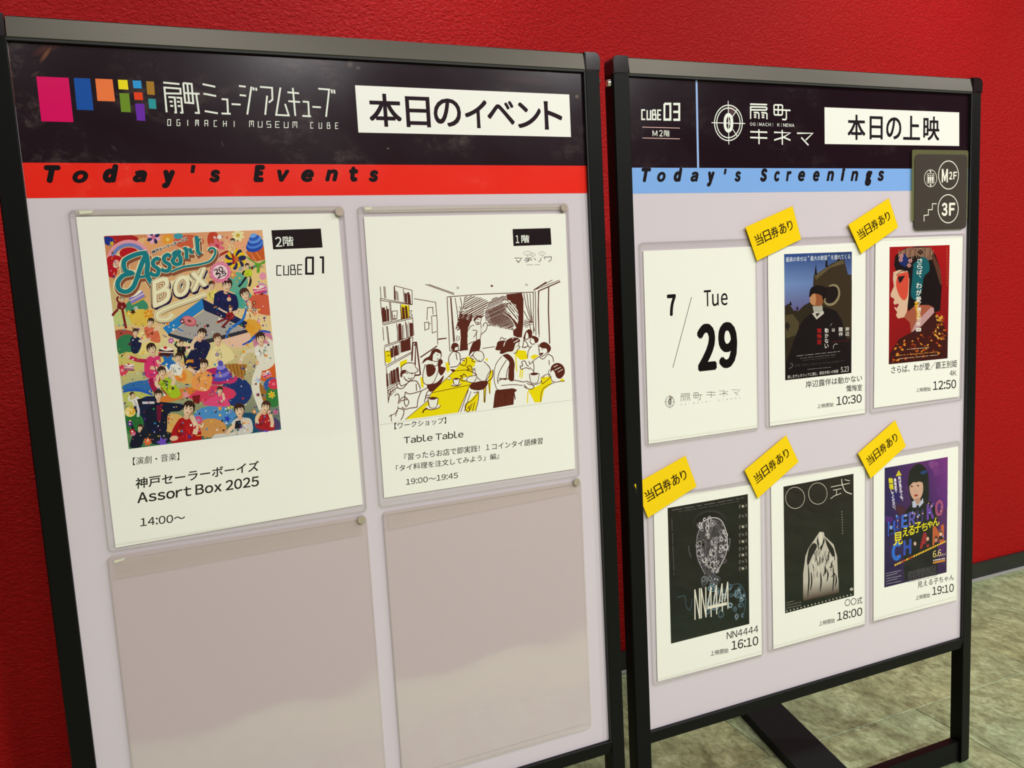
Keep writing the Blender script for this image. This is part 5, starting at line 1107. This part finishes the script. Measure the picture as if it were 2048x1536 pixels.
# coloured ground
for x, y, rx, ry, c, r_ in ((300, 200, 200, 60, 'b8242c', 0), (190, 215, 60, 45, '1c3c9a', 20), (560, 240, 90, 60, 'f0c08c', 0), (700, 240, 150, 90, 'eeb07c', 0), (1010, 220, 160, 70, 'd86a48', 0), (1260, 200, 60, 90, 'cf5030', 0), (1500, 230, 130, 110, 'f2b48a', 0), (1640, 480, 130, 160, 'e8c89a', 0),
                          (1720, 620, 110, 150, 'f0d290', 0), (1500, 640, 120, 110, '6fb8a0', 0), (1560, 820, 120, 90, '58b0a0', 0), (1760, 720, 60, 80, 'd8a0c0', 0), (240, 880, 70, 200, 'd8c48c', 0), (330, 1000, 130, 90, 'cfd890', 0), (480, 900, 120, 100, '4a9a78', 0), (520, 1000, 120, 90, 'e8c858', 0),
                          (330, 1180, 140, 60, 'b85a4a', 0), (380, 1290, 120, 120, '3a8a5c', 0), (560, 1260, 130, 120, 'f0dc90', 0), (400, 1460, 150, 110, 'd8cc78', 0), (700, 1520, 150, 120, 'e8d078', 0), (1640, 1130, 120, 120, 'e8b048', 0), (1780, 1250, 110, 120, 'd890a8', 0), (1500, 1200, 150, 110, 'f0c8b0', 0),
                          (1820, 1550, 120, 110, 'e0702c', 0), (1870, 1720, 100, 110, '3a6ab0', 0), (1500, 1760, 160, 150, '22407c', 0), (1750, 1780, 60, 160, 'b07a34', -28), (1880, 1800, 80, 120, '3f8a4a', 0), (560, 1700, 240, 60, '3a7ab8', -5), (480, 1830, 160, 90, 'c8cc70', 0), (620, 1960, 180, 160, '1c2a4a', 0),
                          (430, 2080, 120, 120, '3a8a48', 0), (700, 2180, 190, 120, '1f2c38', 0), (850, 2080, 130, 100, 'e0b870', 0), (1280, 2010, 220, 110, '5a9ad0', 0), (1240, 2130, 160, 100, 'd8a060', 0), (1620, 2080, 160, 110, '1f5a78', 0), (1820, 2100, 130, 90, '5a4a78', 0), (1240, 1450, 160, 120, 'f0dca0', 0),
                          (1000, 1560, 150, 120, 'e8b868', 0), (1300, 1600, 160, 90, 'c0306c', 0), (1240, 1780, 260, 90, 'e0486c', 0), (900, 1790, 200, 50, 'e08a3a', -18), (1010, 1260, 240, 90, 'e8d8a8', 0)): cell(x, y, rx, ry, c, r_)
for rad, c in ((230, 'f0a8b4'), (195, '7f92cc'), (150, 'f0d0a8')): cpoly([(400+rad*cos(t), 420-rad*.95*sin(t)) for t in (pi*i/14 for i in range(15))]+[(400-(rad-38)*cos(t), 420-(rad-38)*.95*sin(t)) for t in (pi*i/14 for i in range(15))], c, False)
for x, y, rx, ry in ((400, 340, 100, 60), (250, 430, 100, 70), (220, 520, 60, 70)): cell(x, y, rx, ry, 'c4182a')
cell(270, 450, 34, 44, 'eeb8a0')
# small motifs
for x, y, r_, c, m_, n, d_ in ((650, 178, 72, 'f0b8d4', 'd880a0', 8, '2a2f6c'), (795, 200, 62, 'f0a838', 'f4d888', 8, None), (1515, 158, 66, 'f4eab4', 'd8b040', 8, None), (1300, 270, 80, 'e87888', 'c84058', 6, None), (1320, 370, 50, 'f0b8b0', 'c04860', 6, None), (1490, 400, 110, 'f2cc20', 'd87a30', 14, '24305c'), (600, 960, 55, 'eaa030', 'f0c860', 6, None),
                           (400, 960, 40, 'e8c040', 'f4e8b0', 6, None), (1460, 560, 45, 'e8a050', 'f0d080', 6, None), (830, 1235, 34, 'c05ab0', 'f0c8e0', 6, None), (330, 1540, 60, 'e04868', 'f0a0a0', 10, None), (930, 1600, 62, 'ee9440', 'f4c880', 12, None), (620, 1640, 40, 'a070b0', 'e8c8e8', 6, None), (680, 1690, 34, 'e89050', 'f8e0a0', 6, None),
                           (1880, 1680, 60, 'e0405c', 'f08090', 10, None), (1860, 1790, 40, 'e8d040', 'f0a030', 6, None), (590, 2270, 45, 'e87848', 'f0a070', 7, None), (1110, 2050, 50, 'd86088', 'f0a0b8', 8, None), (1610, 2120, 44, 'f0b8b0', 'e08080', 6, None), (470, 905, 24, 'f0f0e0', 'd080b0', 5, None)): p.flower(x, y, r_, c, m_, n, .3, d_)
cell(905, 165, 50, 30, '4aa8b8'); cell(1770, 575, 36, 40, 'eda0b8'); cell(440, 2080, 90, 90, '2f7a40'); cell(410, 1965, 58, 52, 'e8b83c')
for k_ in range(3): p.line([(410+(48-15*k_)*cos(t+k_), 1965+(44-14*k_)*sin(t+k_)) for t in (pi*i/8 for i in range(13))], 1.1, 'f6e8a0', smooth=True)
# cupcake, green splash, cakes, donut
cpoly([(1592, 325), (1650, 410), (1700, 425), (1812, 405), (1790, 270)], 'd2682c', False); p.lines([[(1640, 330), (1700, 420)], [(1700, 330), (1750, 400)]], .9, 'f0a860')
for x, y, rx, ry, c in ((1685, 265, 92, 62, '2456b8'), (1690, 240, 88, 50, '5a8fe0'), (1685, 222, 78, 44, '2a5cc0'), (1690, 200, 68, 38, '6aa0ea'), (1680, 182, 54, 30, '2f68cc'), (1672, 160, 36, 22, '7ab0f0')): cell(x, y, rx, ry, c, -18)
for q in ([(1600, 365), (1690, 430), (1740, 440), (1800, 400), (1795, 440), (1750, 460), (1790, 490), (1745, 480), (1735, 535), (1710, 540), (1705, 480), (1665, 510), (1655, 480), (1690, 450), (1620, 400)],): cpoly(q, '6fae34')
for (x, y, w_, c1, c2, rt) in ((480, 790, 80, '9a8cd0', 'e0b040', -28), (780, 1355, 76, '4a2420', '7a4a34', 3), (1735, 720, 64, 'e04f88', '3a6ac0', -12), (400, 1510, 52, 'c07a90', '8a5a68', 5), (1810, 1580, 44, 'e84878', 'f4a0b8', -20)):
    a = radians(rt); R_ = lambda u, v: (x+u*cos(a)-v*sin(a), y+u*sin(a)+v*cos(a))
    cpoly([R_(-w_, w_*.35), R_(w_, w_*.35), R_(w_*.9, w_*.62), R_(-w_*.9, w_*.62)], c2); cpoly([R_(-w_, -w_*.4), R_(w_, -w_*.4), R_(w_, w_*.45), R_(-w_, w_*.45)], c1, False); p.line([R_(-w_, 0), R_(w_, 0)], 1.2, 'f0d8d0')
    cpoly([R_(-w_, -w_*.45), R_(0, -w_*.75), R_(w_, -w_*.45), R_(0, -w_*.2)], 'f6eee0'); p.ell(*R_(-w_*.15, -w_*.62), w_*.26, w_*.18, 'd8303c')
# the open box
p.poly([(745, 1105), (1150, 805), (1175, 905), (800, 1170)], '2a8fd0'); p.poly([(1150, 805), (1625, 1055), (1600, 1110), (1170, 925)], '1a2a58'); p.poly([(1172, 925), (1560, 1105), (1620, 1120), (1110, 1245), (830, 1155)], 'b4aeaa'); p.poly([(805, 1155), (1110, 1240), (1100, 1290), (800, 1185)], '2a3a58'); p.poly([(1110, 1240), (1625, 1115), (1620, 1150), (1105, 1292)], '3a3a44')
for q in ([(1610, 1050), (1690, 1090), (1680, 1150), (1630, 1160), (1590, 1110)],): p.poly(q, 'e8a838')
p.ell(1015, 1035, 78, 52, 'c86070', 20); p.ell(1015, 1030, 66, 40, 'e08a90', 20); p.ell(1018, 1034, 22, 14, '8a4a40', 20)
# ribbons
for pts, c, w_ in (([(1600, 900), (1570, 1010), (1500, 1070), (1430, 1120), (1390, 1210)], '2f7ac8', 3.4), ([(1850, 1150), (1760, 1140), (1690, 1190), (1640, 1240), (1560, 1280)], '2a62c0', 3.4), ([(790, 1080), (830, 1050), (880, 1060), (900, 1110), (960, 1140)], '2f8ad0', 2.0), ([(680, 2100), (760, 2060), (760, 1960), (840, 1910), (930, 1890)], '3f7ad0', 6.0), ([(1690, 2100), (1760, 2110), (1800, 2160), (1850, 2140)], '6a50c0', 3.0), ([(340, 1760), (420, 1740), (520, 1745), (640, 1790)], '2f6ac0', 4.0),
                   ([(1220, 1560), (1380, 1650), (1480, 1640), (1500, 1560)], 'd04078', 5.0)): p.line(pts, w_, c, smooth=True, taper=.5)
SK = ['e8c4a4', 'ecd0b0', 'e2b898']
HEADS = []
def free(x, y, k_): return all((x-hx)**2+(y-hy)**2 > (k_*hs)**2 for hx, hy, hs in HEADS)
def fig(x, y, s_, hair, cloth, tilt=0, body=None, arms=(), legs=None, lc=None):
    """a small generic figure: head, cap of hair, torso and limbs; s_ is the head's half width"""
    HEADS.append((x, y, s_)); a = radians(tilt); Q = lambda u, v: (x+s_*(u*cos(a)-v*sin(a)), y+s_*(u*sin(a)+v*cos(a)))
    if legs:
        for l in legs: p.line([Q(*t) for t in l], s_*.115*.95, lc or cloth, smooth=True)
    cpoly([Q(*t) for t in (body or ((-1.6, 2.0), (-.6, 1.35), (.6, 1.35), (1.6, 2.0), (1.5, 4.4), (-1.4, 4.4)))], cloth)
    for l, c in arms: p.line([Q(*t) for t in l], s_*.085, c, smooth=True); p.ell(*Q(*l[-1]), s_*.42, s_*.42, SK[0], 0, 8)
    dk = tuple(v*.72 for v in (int(cloth[i:i+2], 16)/255 for i in (0, 2, 4))); lt = tuple(min(1, v*1.12+.06) for v in (int(cloth[i:i+2], 16)/255 for i in (0, 2, 4)))
    if s_ > 22 and not body or s_ > 33:
        for q_ in range(9):
            u, v = rr.uniform(-1.0, 1.1), rr.uniform(1.9, 3.9); p.line([Q(u, v), Q(u+rr.uniform(-.2, .2), v+.4), Q(u+rr.uniform(-.5, .5), v+rr.uniform(.6, 1.0))], s_*.016+.25, dk if q_ % 3 else lt, smooth=True, taper=.8)
    p.poly([Q(-.35, .8), Q(.35, .8), Q(.45, 1.6), Q(0, 1.8), Q(-.45, 1.6)], SK[2])
    p.ell(*Q(0, -.12), s_*.95, s_*1.1, hair, tilt, 14); p.ell(*Q(0, .18), s_*.75, s_*.95, SK[1], tilt, 14)
    p.poly([Q(-.88, .1), Q(-.92, -.6), Q(-.5, -1.15), Q(.1, -1.28), Q(.7, -1.0), Q(.92, -.5), Q(.86, .15), Q(.66, -.3), Q(.4, -.5), Q(.1, -.2), Q(-.1, -.5), Q(-.4, -.12), Q(-.6, -.4)], hair)
    if s_ > 22:
        for q_ in range(5):
            u = -.8+.4*q_; p.line([Q(u*.5, -1.2), Q(u, -.7), Q(u*1.05, -.3)], s_*.012+.15, '6a4a38', smooth=True, taper=.8)
        p.poly([Q(.5, .3), Q(.78, .3), Q(.6, .9), Q(.2, 1.15)], 'c8987c')
        for u in (-.36, .36): p.line([Q(u-.2, -.12), Q(u+.2, -.14)], s_*.012+.1, '2a1814')
        for u in (-.36, .36): p.ell(*Q(u, .12), s_*.13, s_*.08, '2a1814', tilt, 6)
        p.ell(*Q(0, .72), s_*.2, s_*.09, 'b04038', tilt, 6)
HR = '2a1815'
fig(1460, 215, 24, HR, 'f0c89a', 12, arms=[(((-1.2, 2), (-2.4, 1.2), (-3, .4)), 'f0c89a')], legs=[((-.3, 4.2), (-2.2, 5.5), (-4.6, 7.5)), ((.5, 4.2), (1.6, 6.5), (2.6, 9.5))], lc='b02820')
fig(1610, 470, 24, HR, 'c8d830', -5, arms=[(((-1.2, 2), (-2.2, 3), (-1.6, 4)), '242424')], legs=[((-.5, 4.2), (-2.4, 6.5), (-4.4, 8.6)), ((.5, 4.2), (.9, 6.5), (0, 8.8))], lc='202024')
fig(330, 805, 24, HR, '8a1f24', 8, arms=[(((-1.2, 2), (-2.2, .5), (-1.4, -1)), '8a1f24'), (((1.2, 2), (1.9, 3.2), (.4, 3.6)), '8a1f24')], legs=[((-.6, 4), (-2.2, 6.2), (-3.6, 8)), ((.5, 4), (1.6, 7.2), (3.4, 12.4))], lc='8a1f24')
fig(1245, 665, 34, HR, 'ead878', -5, arms=[(((-1.3, 2.3), (-1.2, 1.6), (-.4, .4)), 'ecd0b0')])
fig(1405, 665, 54, HR, '18245c', 10, body=((-2.1, 2.1), (-.9, 1.2), (.9, 1.4), (2.2, 1.9), (2.6, 4.4), (-1.4, 5.0)), arms=[(((1.9, 2.4), (1.9, 3.2), (.8, 2.6)), '18245c')])
fig(1585, 760, 54, '4a2a20', 'dc6a4c', -18, body=((-.4, 2.0), (.8, .9), (2.6, .6), (4.6, 2.2), (5.2, 5.6), (2.2, 4.8), (.8, 3.6)), arms=[(((1.4, 3.8), (.4, 3.0), (.3, 1.7)), 'ecd0b0')])
fig(1440, 905, 24, '6a3424', 'a02428', 5, arms=[(((-1.2, 2), (-3, 1.4), (-5, .4)), 'ecd0b0'), (((1.2, 2), (3, 1.4), (4.6, .4)), 'ecd0b0')], legs=[((-.5, 4), (-2.4, 5), (-5.4, 6.6)), ((.4, 4.2), (-1.2, 6.2), (-3, 8.4))], lc='8a1f28')
fig(620, 1045, 36, HR, 'e07858', 14, body=((-1.4, 2), (-.4, 1.3), (.7, 1.3), (2.6, 1.8), (4, 5), (.2, 4.8)), arms=[(((1.4, 2), (2.4, 1.4), (2.7, .2)), 'ecd0b0')])
fig(465, 1150, 34, HR, '1c2a50', 5, arms=[(((1.2, 2.4), (2.8, 2.6), (4.4, 1.6)), 'e8d8c0')], body=((-1.4, 2), (-.6, 1.3), (.8, 1.3), (2.2, 2.6), (1.4, 6), (-.6, 6)))
fig(935, 1255, 26, HR, '2a2024', 0, arms=[(((-1.3, 2), (-2.4, .8), (-1.4, -.6)), '2a2024'), (((1.3, 2), (3.4, 1.8), (4.8, .4)), '2a2024')], legs=[((.4, 4), (1.4, 6), (1.6, 8))])
fig(1145, 1165, 50, HR, '1a2450', 20, body=((-.6, 2.2), (.2, 1.2), (1.6, 1.2), (2.6, 2.2), (1.8, 7.6), (-1.2, 7.2)), arms=[(((-.6, 3.8), (-1.1, 2.8), (-.7, 1.2)), 'ecd0b0')])
fig(1305, 1215, 48, '6a4028', 'f0e0a8', -10, body=((-1.6, 2.2), (-.6, 1.4), (.8, 1.3), (2.2, 2.4), (2.8, 4.6), (.6, 5.4), (-1.4, 4.8)), arms=[(((-1.4, 2.6), (-1.8, 4), (-.6, 4.6)), 'f0e0a8')])
cpoly([(1370, 1480), (1480, 1470), (1610, 1480), (1570, 1640), (1500, 1600)], 'b8843c', False)
for i in range(6): p.line([(1385+38*i, 1478), (1420+34*i, 1590)], .7, '6a4420')
fig(1745, 1210, 52, HR, 'ece8d8', -8, body=((-1.8, 2), (-.8, 1.3), (.9, 1.2), (2.6, 1.8), (2.2, 5.2), (-.4, 6.4), (-1.2, 4)), arms=[(((-1.4, 2.2), (-3.4, 2.4), (-4.6, 4.2)), 'e4d8c0'), (((1.8, 2), (2.0, 1.2), (1.2, .2)), 'ece8d8')], legs=[((-.6, 5.4), (-2.0, 9.5), (-1.2, 14.5)), ((-.8, 5.0), (-2.6, 9.0), (-1.8, 14.0))], lc='ece8d8')
fig(630, 1320, 52, HR, 'e0407c', -16, body=((-2.0, 1.9), (-.8, 1.3), (.5, 1.6), (1.2, 2.2), (.2, 5.4), (-2.6, 5.0)), arms=[(((-1.6, 2.0), (-3.2, 1.4), (-4.8, .2)), 'c82858'), (((.6, 2.4), (.6, 4.2), (-.9, 3.6)), 'ecd0b0')], legs=[((-1.6, 5), (-1.8, 7), (-1.0, 9.6)), ((-.4, 5), (-.4, 7), (.8, 9.4))], lc='b02050')
fig(905, 1405, 40, HR, 'f0ece0', 12, arms=[(((-1.4, 2), (-2.4, 3.4), (-1.2, 4.2)), 'f0ece0')]); fig(1165, 1480, 48, HR, 'f0a860', 8, arms=[(((-1.2, 2), (-3.4, 1.2), (-4.6, .9)), 'ecd0b0')], body=((-1.8, 2), (-.6, 1.4), (.8, 1.3), (2.2, 2.2), (1.6, 5.4), (-1.8, 5.2)))
fig(735, 1555, 48, HR, 'b4cc2c', -10, body=((-1.1, 2.2), (-.2, 1.4), (.8, 1.4), (1.9, 2.4), (3.2, 5.4), (1.0, 5.8)), arms=[(((-.9, 3.2), (-1.6, 2.4), (-1.0, .8)), 'ecd0b0'), (((1.6, 3.2), (2.3, 2.0), (1.2, .6)), 'ecd0b0')]); p.poly([(770, 1640), (800, 1650), (790, 1760)], '4a5a40')
for x, y in ((1360, 1560),): 
    for i, (rx, c) in enumerate(((100, '5a58b8'), (84, '8a84dc'), (66, '5450b4'), (48, '9a94e4'), (28, '6460c0'))): cell(x-6*i, y+60-38*i, rx, 30, c, -12)
fig(1330, 1745, 34, HR, 'e85888', 5, body=((-4, 3.4), (-1, 1.6), (1, 1.4), (2.6, 2.6), (3, 4.6), (-4.4, 4.8)), arms=[(((.6, 3.4), (1.4, 2.4), (1.0, 1.0)), 'ecd0b0')]); p.star(1250, 1785, 24, 'e8788c'); p.line([(1250+24*sin(pi*i/5*1)*(1 if i % 2 == 0 else .45), 1785-24*cos(pi*i/5)*(1 if i % 2 == 0 else .45)) for i in range(11)], .4, '4a1824')
p.poly([(1045, 1800), (1130, 1790), (1120, 1880), (1060, 1880)], '8a2028'); fig(700, 1790, 46, '2a1a1a', '18223c', 0, body=((-3.0, 3.6), (-.8, 1.6), (.8, 1.6), (5.5, 2.2), (4.8, 3.6), (2.2, 4.2), (1.6, 8.4), (-2.2, 8.0)), arms=[]); p.poly([(680, 1900), (735, 1890), (725, 2050), (690, 2060)], '7a1c40')
fig(435, 1790, 26, '2a1815', 'e8e4dc', -30, arms=[(((-1.3, 2), (-2.2, 1), (-1, -.4)), 'e8e4dc')], legs=[((-.4, 4), (-1, 6.5), (-2.5, 8.6)), ((.5, 4), (2.4, 5), (6, 7))], lc='d8d8dc'); p.poly([(480, 1835), (520, 1830), (540, 1880), (500, 1900)], '24242c')
fig(515, 2125, 30, HR, '1c2438', 15, arms=[(((-1.3, 2), (-2.6, .6), (-3.9, -1.2)), '1c2438')], body=((-1.6, 2), (-.6, 1.35), (.6, 1.35), (1.9, 2.0), (1.9, 6.4), (-1.8, 7.2)))
fig(1010, 1930, 66, HR, 'b81c24', 16, body=((-1.0, 2.0), (.0, 1.3), (1.0, 1.7), (2.6, 2.6), (3.4, 4.6), (2.0, 5.6), (-1.0, 5.9), (-1.5, 4.0)), arms=[(((2.0, 3.6), (1.9, 2.4), (.9, 1.2)), 'ecd0b0')]); p.ell(860, 2235, 44, 26, SK[0], -10)
fig(1530, 1945, 58, HR, 'dad6d0', -4, body=((-1.6, 2.2), (-.6, 1.4), (.8, 1.4), (2.0, 2.0), (1.6, 4.6), (-3.4, 5.6), (-5.2, 5.2), (-4.6, 4.0), (-1.4, 3.8)), arms=[(((1.6, 2.2), (-.8, 2.6), (-2.4, 3.8)), 'ecd0b0')]); p.poly([(1490, 2060), (1540, 2050), (1560, 2130), (1480, 2140)], '24242e')
fig(1800, 1910, 50, '4a2a20', 'b82830', 14, body=((-1.2, 2.2), (-.2, 1.4), (1.0, 1.4), (2.4, 2.6), (2.6, 4.4), (-1.0, 4.6)), arms=[(((-.8, 3.9), (-1.2, 2.6), (-.4, 1.0)), 'ecd0b0'), (((2.2, 3.8), (2.0, 2.6), (1.0, 1.0)), 'ecd0b0')])
for x, y, r_, c in ((740, 2275, 66, '7a5ac8'), (1405, 2035, 40, '3a4ac0'), (980, 1790, 50, 'e8a0a8'), (1330, 1930, 30, 'f0a838'), (1420, 1925, 22, 'f0d860'), (1540, 500, 34, 'a8b0b0'), (1720, 1640, 44, 'c8d4e4'), (225, 240, 30, 'e8c030'), (440, 940, 34, '4a2414'), (405, 1270, 24, '5a2040'), (1720, 1790, 26, '8a2a50'), (800, 1450, 90, '2f7ac0')): p.star(x, y, r_, c, 5, .45, rr.uniform(0, 1))
for i in range(150):      # mid-size clutter between the figures
    x, y = rr.uniform(200, 1930), rr.uniform(170, 2260)
    if not inside(x, y, 40) or (260 < x < 1300 and y < 1020) or not free(x, y, 1.9): continue
    c = rr.choice(['f4f0e8', '2a3a8c', 'c82838', 'f0c838', '2f8a58', 'e878a8', '6a3aa0', '24202c', '3a98c8', 'f0a040', '7a3a24']); k_ = i % 5
    if k_ == 0: p.flower(x, y, rr.uniform(18, 32), c, rr.choice(['f8e8a0', 'd84858', 'ffffff']), rr.choice((5, 6, 8)), rr.uniform(0, 1))
    elif k_ == 1: p.line([(x, y), (x+rr.uniform(10, 40), y+rr.uniform(-30, 30)), (x+rr.uniform(30, 80), y+rr.uniform(-30, 30))], rr.uniform(.8, 1.8), c, smooth=True, taper=.5)
    elif k_ == 2: p.ell(x, y, 13, 13, c, 0, 10); p.ell(x-4, y-4, 5, 4, 'f8f4ee', 0, 6)
    elif k_ == 3: p.star(x, y, rr.uniform(16, 26), c, 5, .45, rr.uniform(0, 1))
    else: p.poly([(x, y), (x+rr.uniform(10, 34), y+rr.uniform(-20, 6)), (x+rr.uniform(10, 34), y+rr.uniform(10, 30)), (x-8, y+rr.uniform(8, 24))], c)
for i in range(900):
    x, y = rr.uniform(200, 1930), rr.uniform(170, 2260)
    if not inside(x, y, 16) or (300 < x < 1260 and y < 1000) or not free(x, y, 1.1): continue
    c = rr.choice(['f4f0e8', '2a3a8c', 'd83848', 'f0c838', '3aa068', 'e878a8', '6a3aa0', '2a2430', '3a98c8', 'f4f0e8', 'f0a040'])
    if i % 3: p.ell(x, y, rr.uniform(3, 9), rr.uniform(3, 7), c, rr.uniform(0, 90), 6)
    else: p.star(x, y, rr.uniform(9, 18), c, 5, .45, rr.uniform(0, 1))
# title lettering
CR, BN, TE, NV = 'f4ecc4', '9a5c40', '118a94', '241650'
AS = [([(585, 335), (480, 350), (370, 400), (345, 450), (365, 520), (430, 545), (340, 570), (285, 640), (300, 710), (370, 735), (430, 700), (465, 640), (530, 450), (575, 350)], 5.2), ([(575, 345), (590, 450), (585, 560), (640, 660)], 5.6), ([(480, 590), (600, 570)], 3.2),
      ([(712, 405), (680, 395), (645, 430), (655, 470), (700, 505), (690, 560), (640, 560), (615, 530)], 4.6), ([(825, 372), (795, 355), (760, 380), (765, 425), (815, 460), (805, 515), (755, 520), (728, 500)], 4.6),
      ([(895, 320), (860, 345), (870, 375), (845, 420), (880, 455), (925, 440), (925, 385), (905, 355), (915, 325), (895, 318)], 4.6), ([(960, 300), (985, 300), (990, 400)], 4.4), ([(1022, 290), (1035, 330), (1055, 330)], 4.2), ([(1090, 165), (1100, 250), (1105, 320), (1130, 355)], 4.6),
      ([(1125, 200), (1090, 235)], 2.6)]
SW = [([(830, 530), (960, 480), (1120, 455), (1230, 420), (1280, 350), (1275, 300), (1240, 288), (1215, 310)], 2.6)]
for extra, col, dx, dy in ((5.6, CR, 6, 16), (3.6, BN, 9, 22), (1.2, CR, 0, 0), (0, TE, 0, 0)):
    for pts, w_ in AS+SW: p.line([(x+dx, y+dy) for x, y in pts], w_+extra, col, smooth=True)
p.line([(640, 740), (900, 640), (1190, 540)], 9.0, CR)
for ch, bl, br_, tl in (('B', (648, 905), (835, 825), (612, 640)), ('o', (868, 815), (1030, 745), (845, 610)), ('x', (1040, 745), (1215, 660), (1010, 560))):
    for dx, dy, b_, c in ((10, 16, .125, CR), (-4, -2, .12, CR), (14, 22, .07, NV), (7, 12, .07, NV), (-10, 8, .055, NV), (0, 0, .085, CR), (0, 0, .068, 'a86a40'), (0, 0, .052, CR), (0, 0, .034, 'a86a40'), (0, 0, .022, 'f8f2d0')): g_ = (.085-b_)*0; p.textq(ch, (bl[0]+dx, bl[1]+dy), (br_[0]+dx, br_[1]+dy), (tl[0]+dx, tl[1]+dy), c, b_, .12)
for w_, c, dy in ((5.6, NV, 10), (7.0, CR, 0), (4.4, 'a86a40', 0), (3.6, CR, 0)): p.line([(1190, 755+dy), (980, 830+dy), (820, 890+dy), (700, 950+dy), (700, 1010+dy), (790, 1015+dy), (850, 960+dy)], w_, c, smooth=True)
p.textq('神戸セーラーボーイズ', (638, 352), (1004, 208), (624, 312), 'f6f2e6', .09); p.textq('神戸セーラーボーイズ', (640, 350), (1002, 208), (628, 316), '14102c', .03)
sc_p = [(1335+(108+9*cos(14*t))*cos(t), 535+(104+9*cos(14*t))*sin(t)) for t in (2*pi*i/84 for i in range(84))]
p.poly(sc_p, 'e4709c'); p.line([(1335+(95+6*cos(14*t))*cos(t), 535+(91+6*cos(14*t))*sin(t)) for t in (2*pi*i/84 for i in range(84))], .8, 'f4b0c8', close=True); p.ell(1333, 533, 78, 75, 'f8dce0')
p.textq('20', (1285, 562), (1372, 520), (1262, 512), '201018', .03); p.textq('25', (1305, 604), (1400, 562), (1290, 556), '201018', .03)
p.build('printed_poster', M_INK, O1, N1)
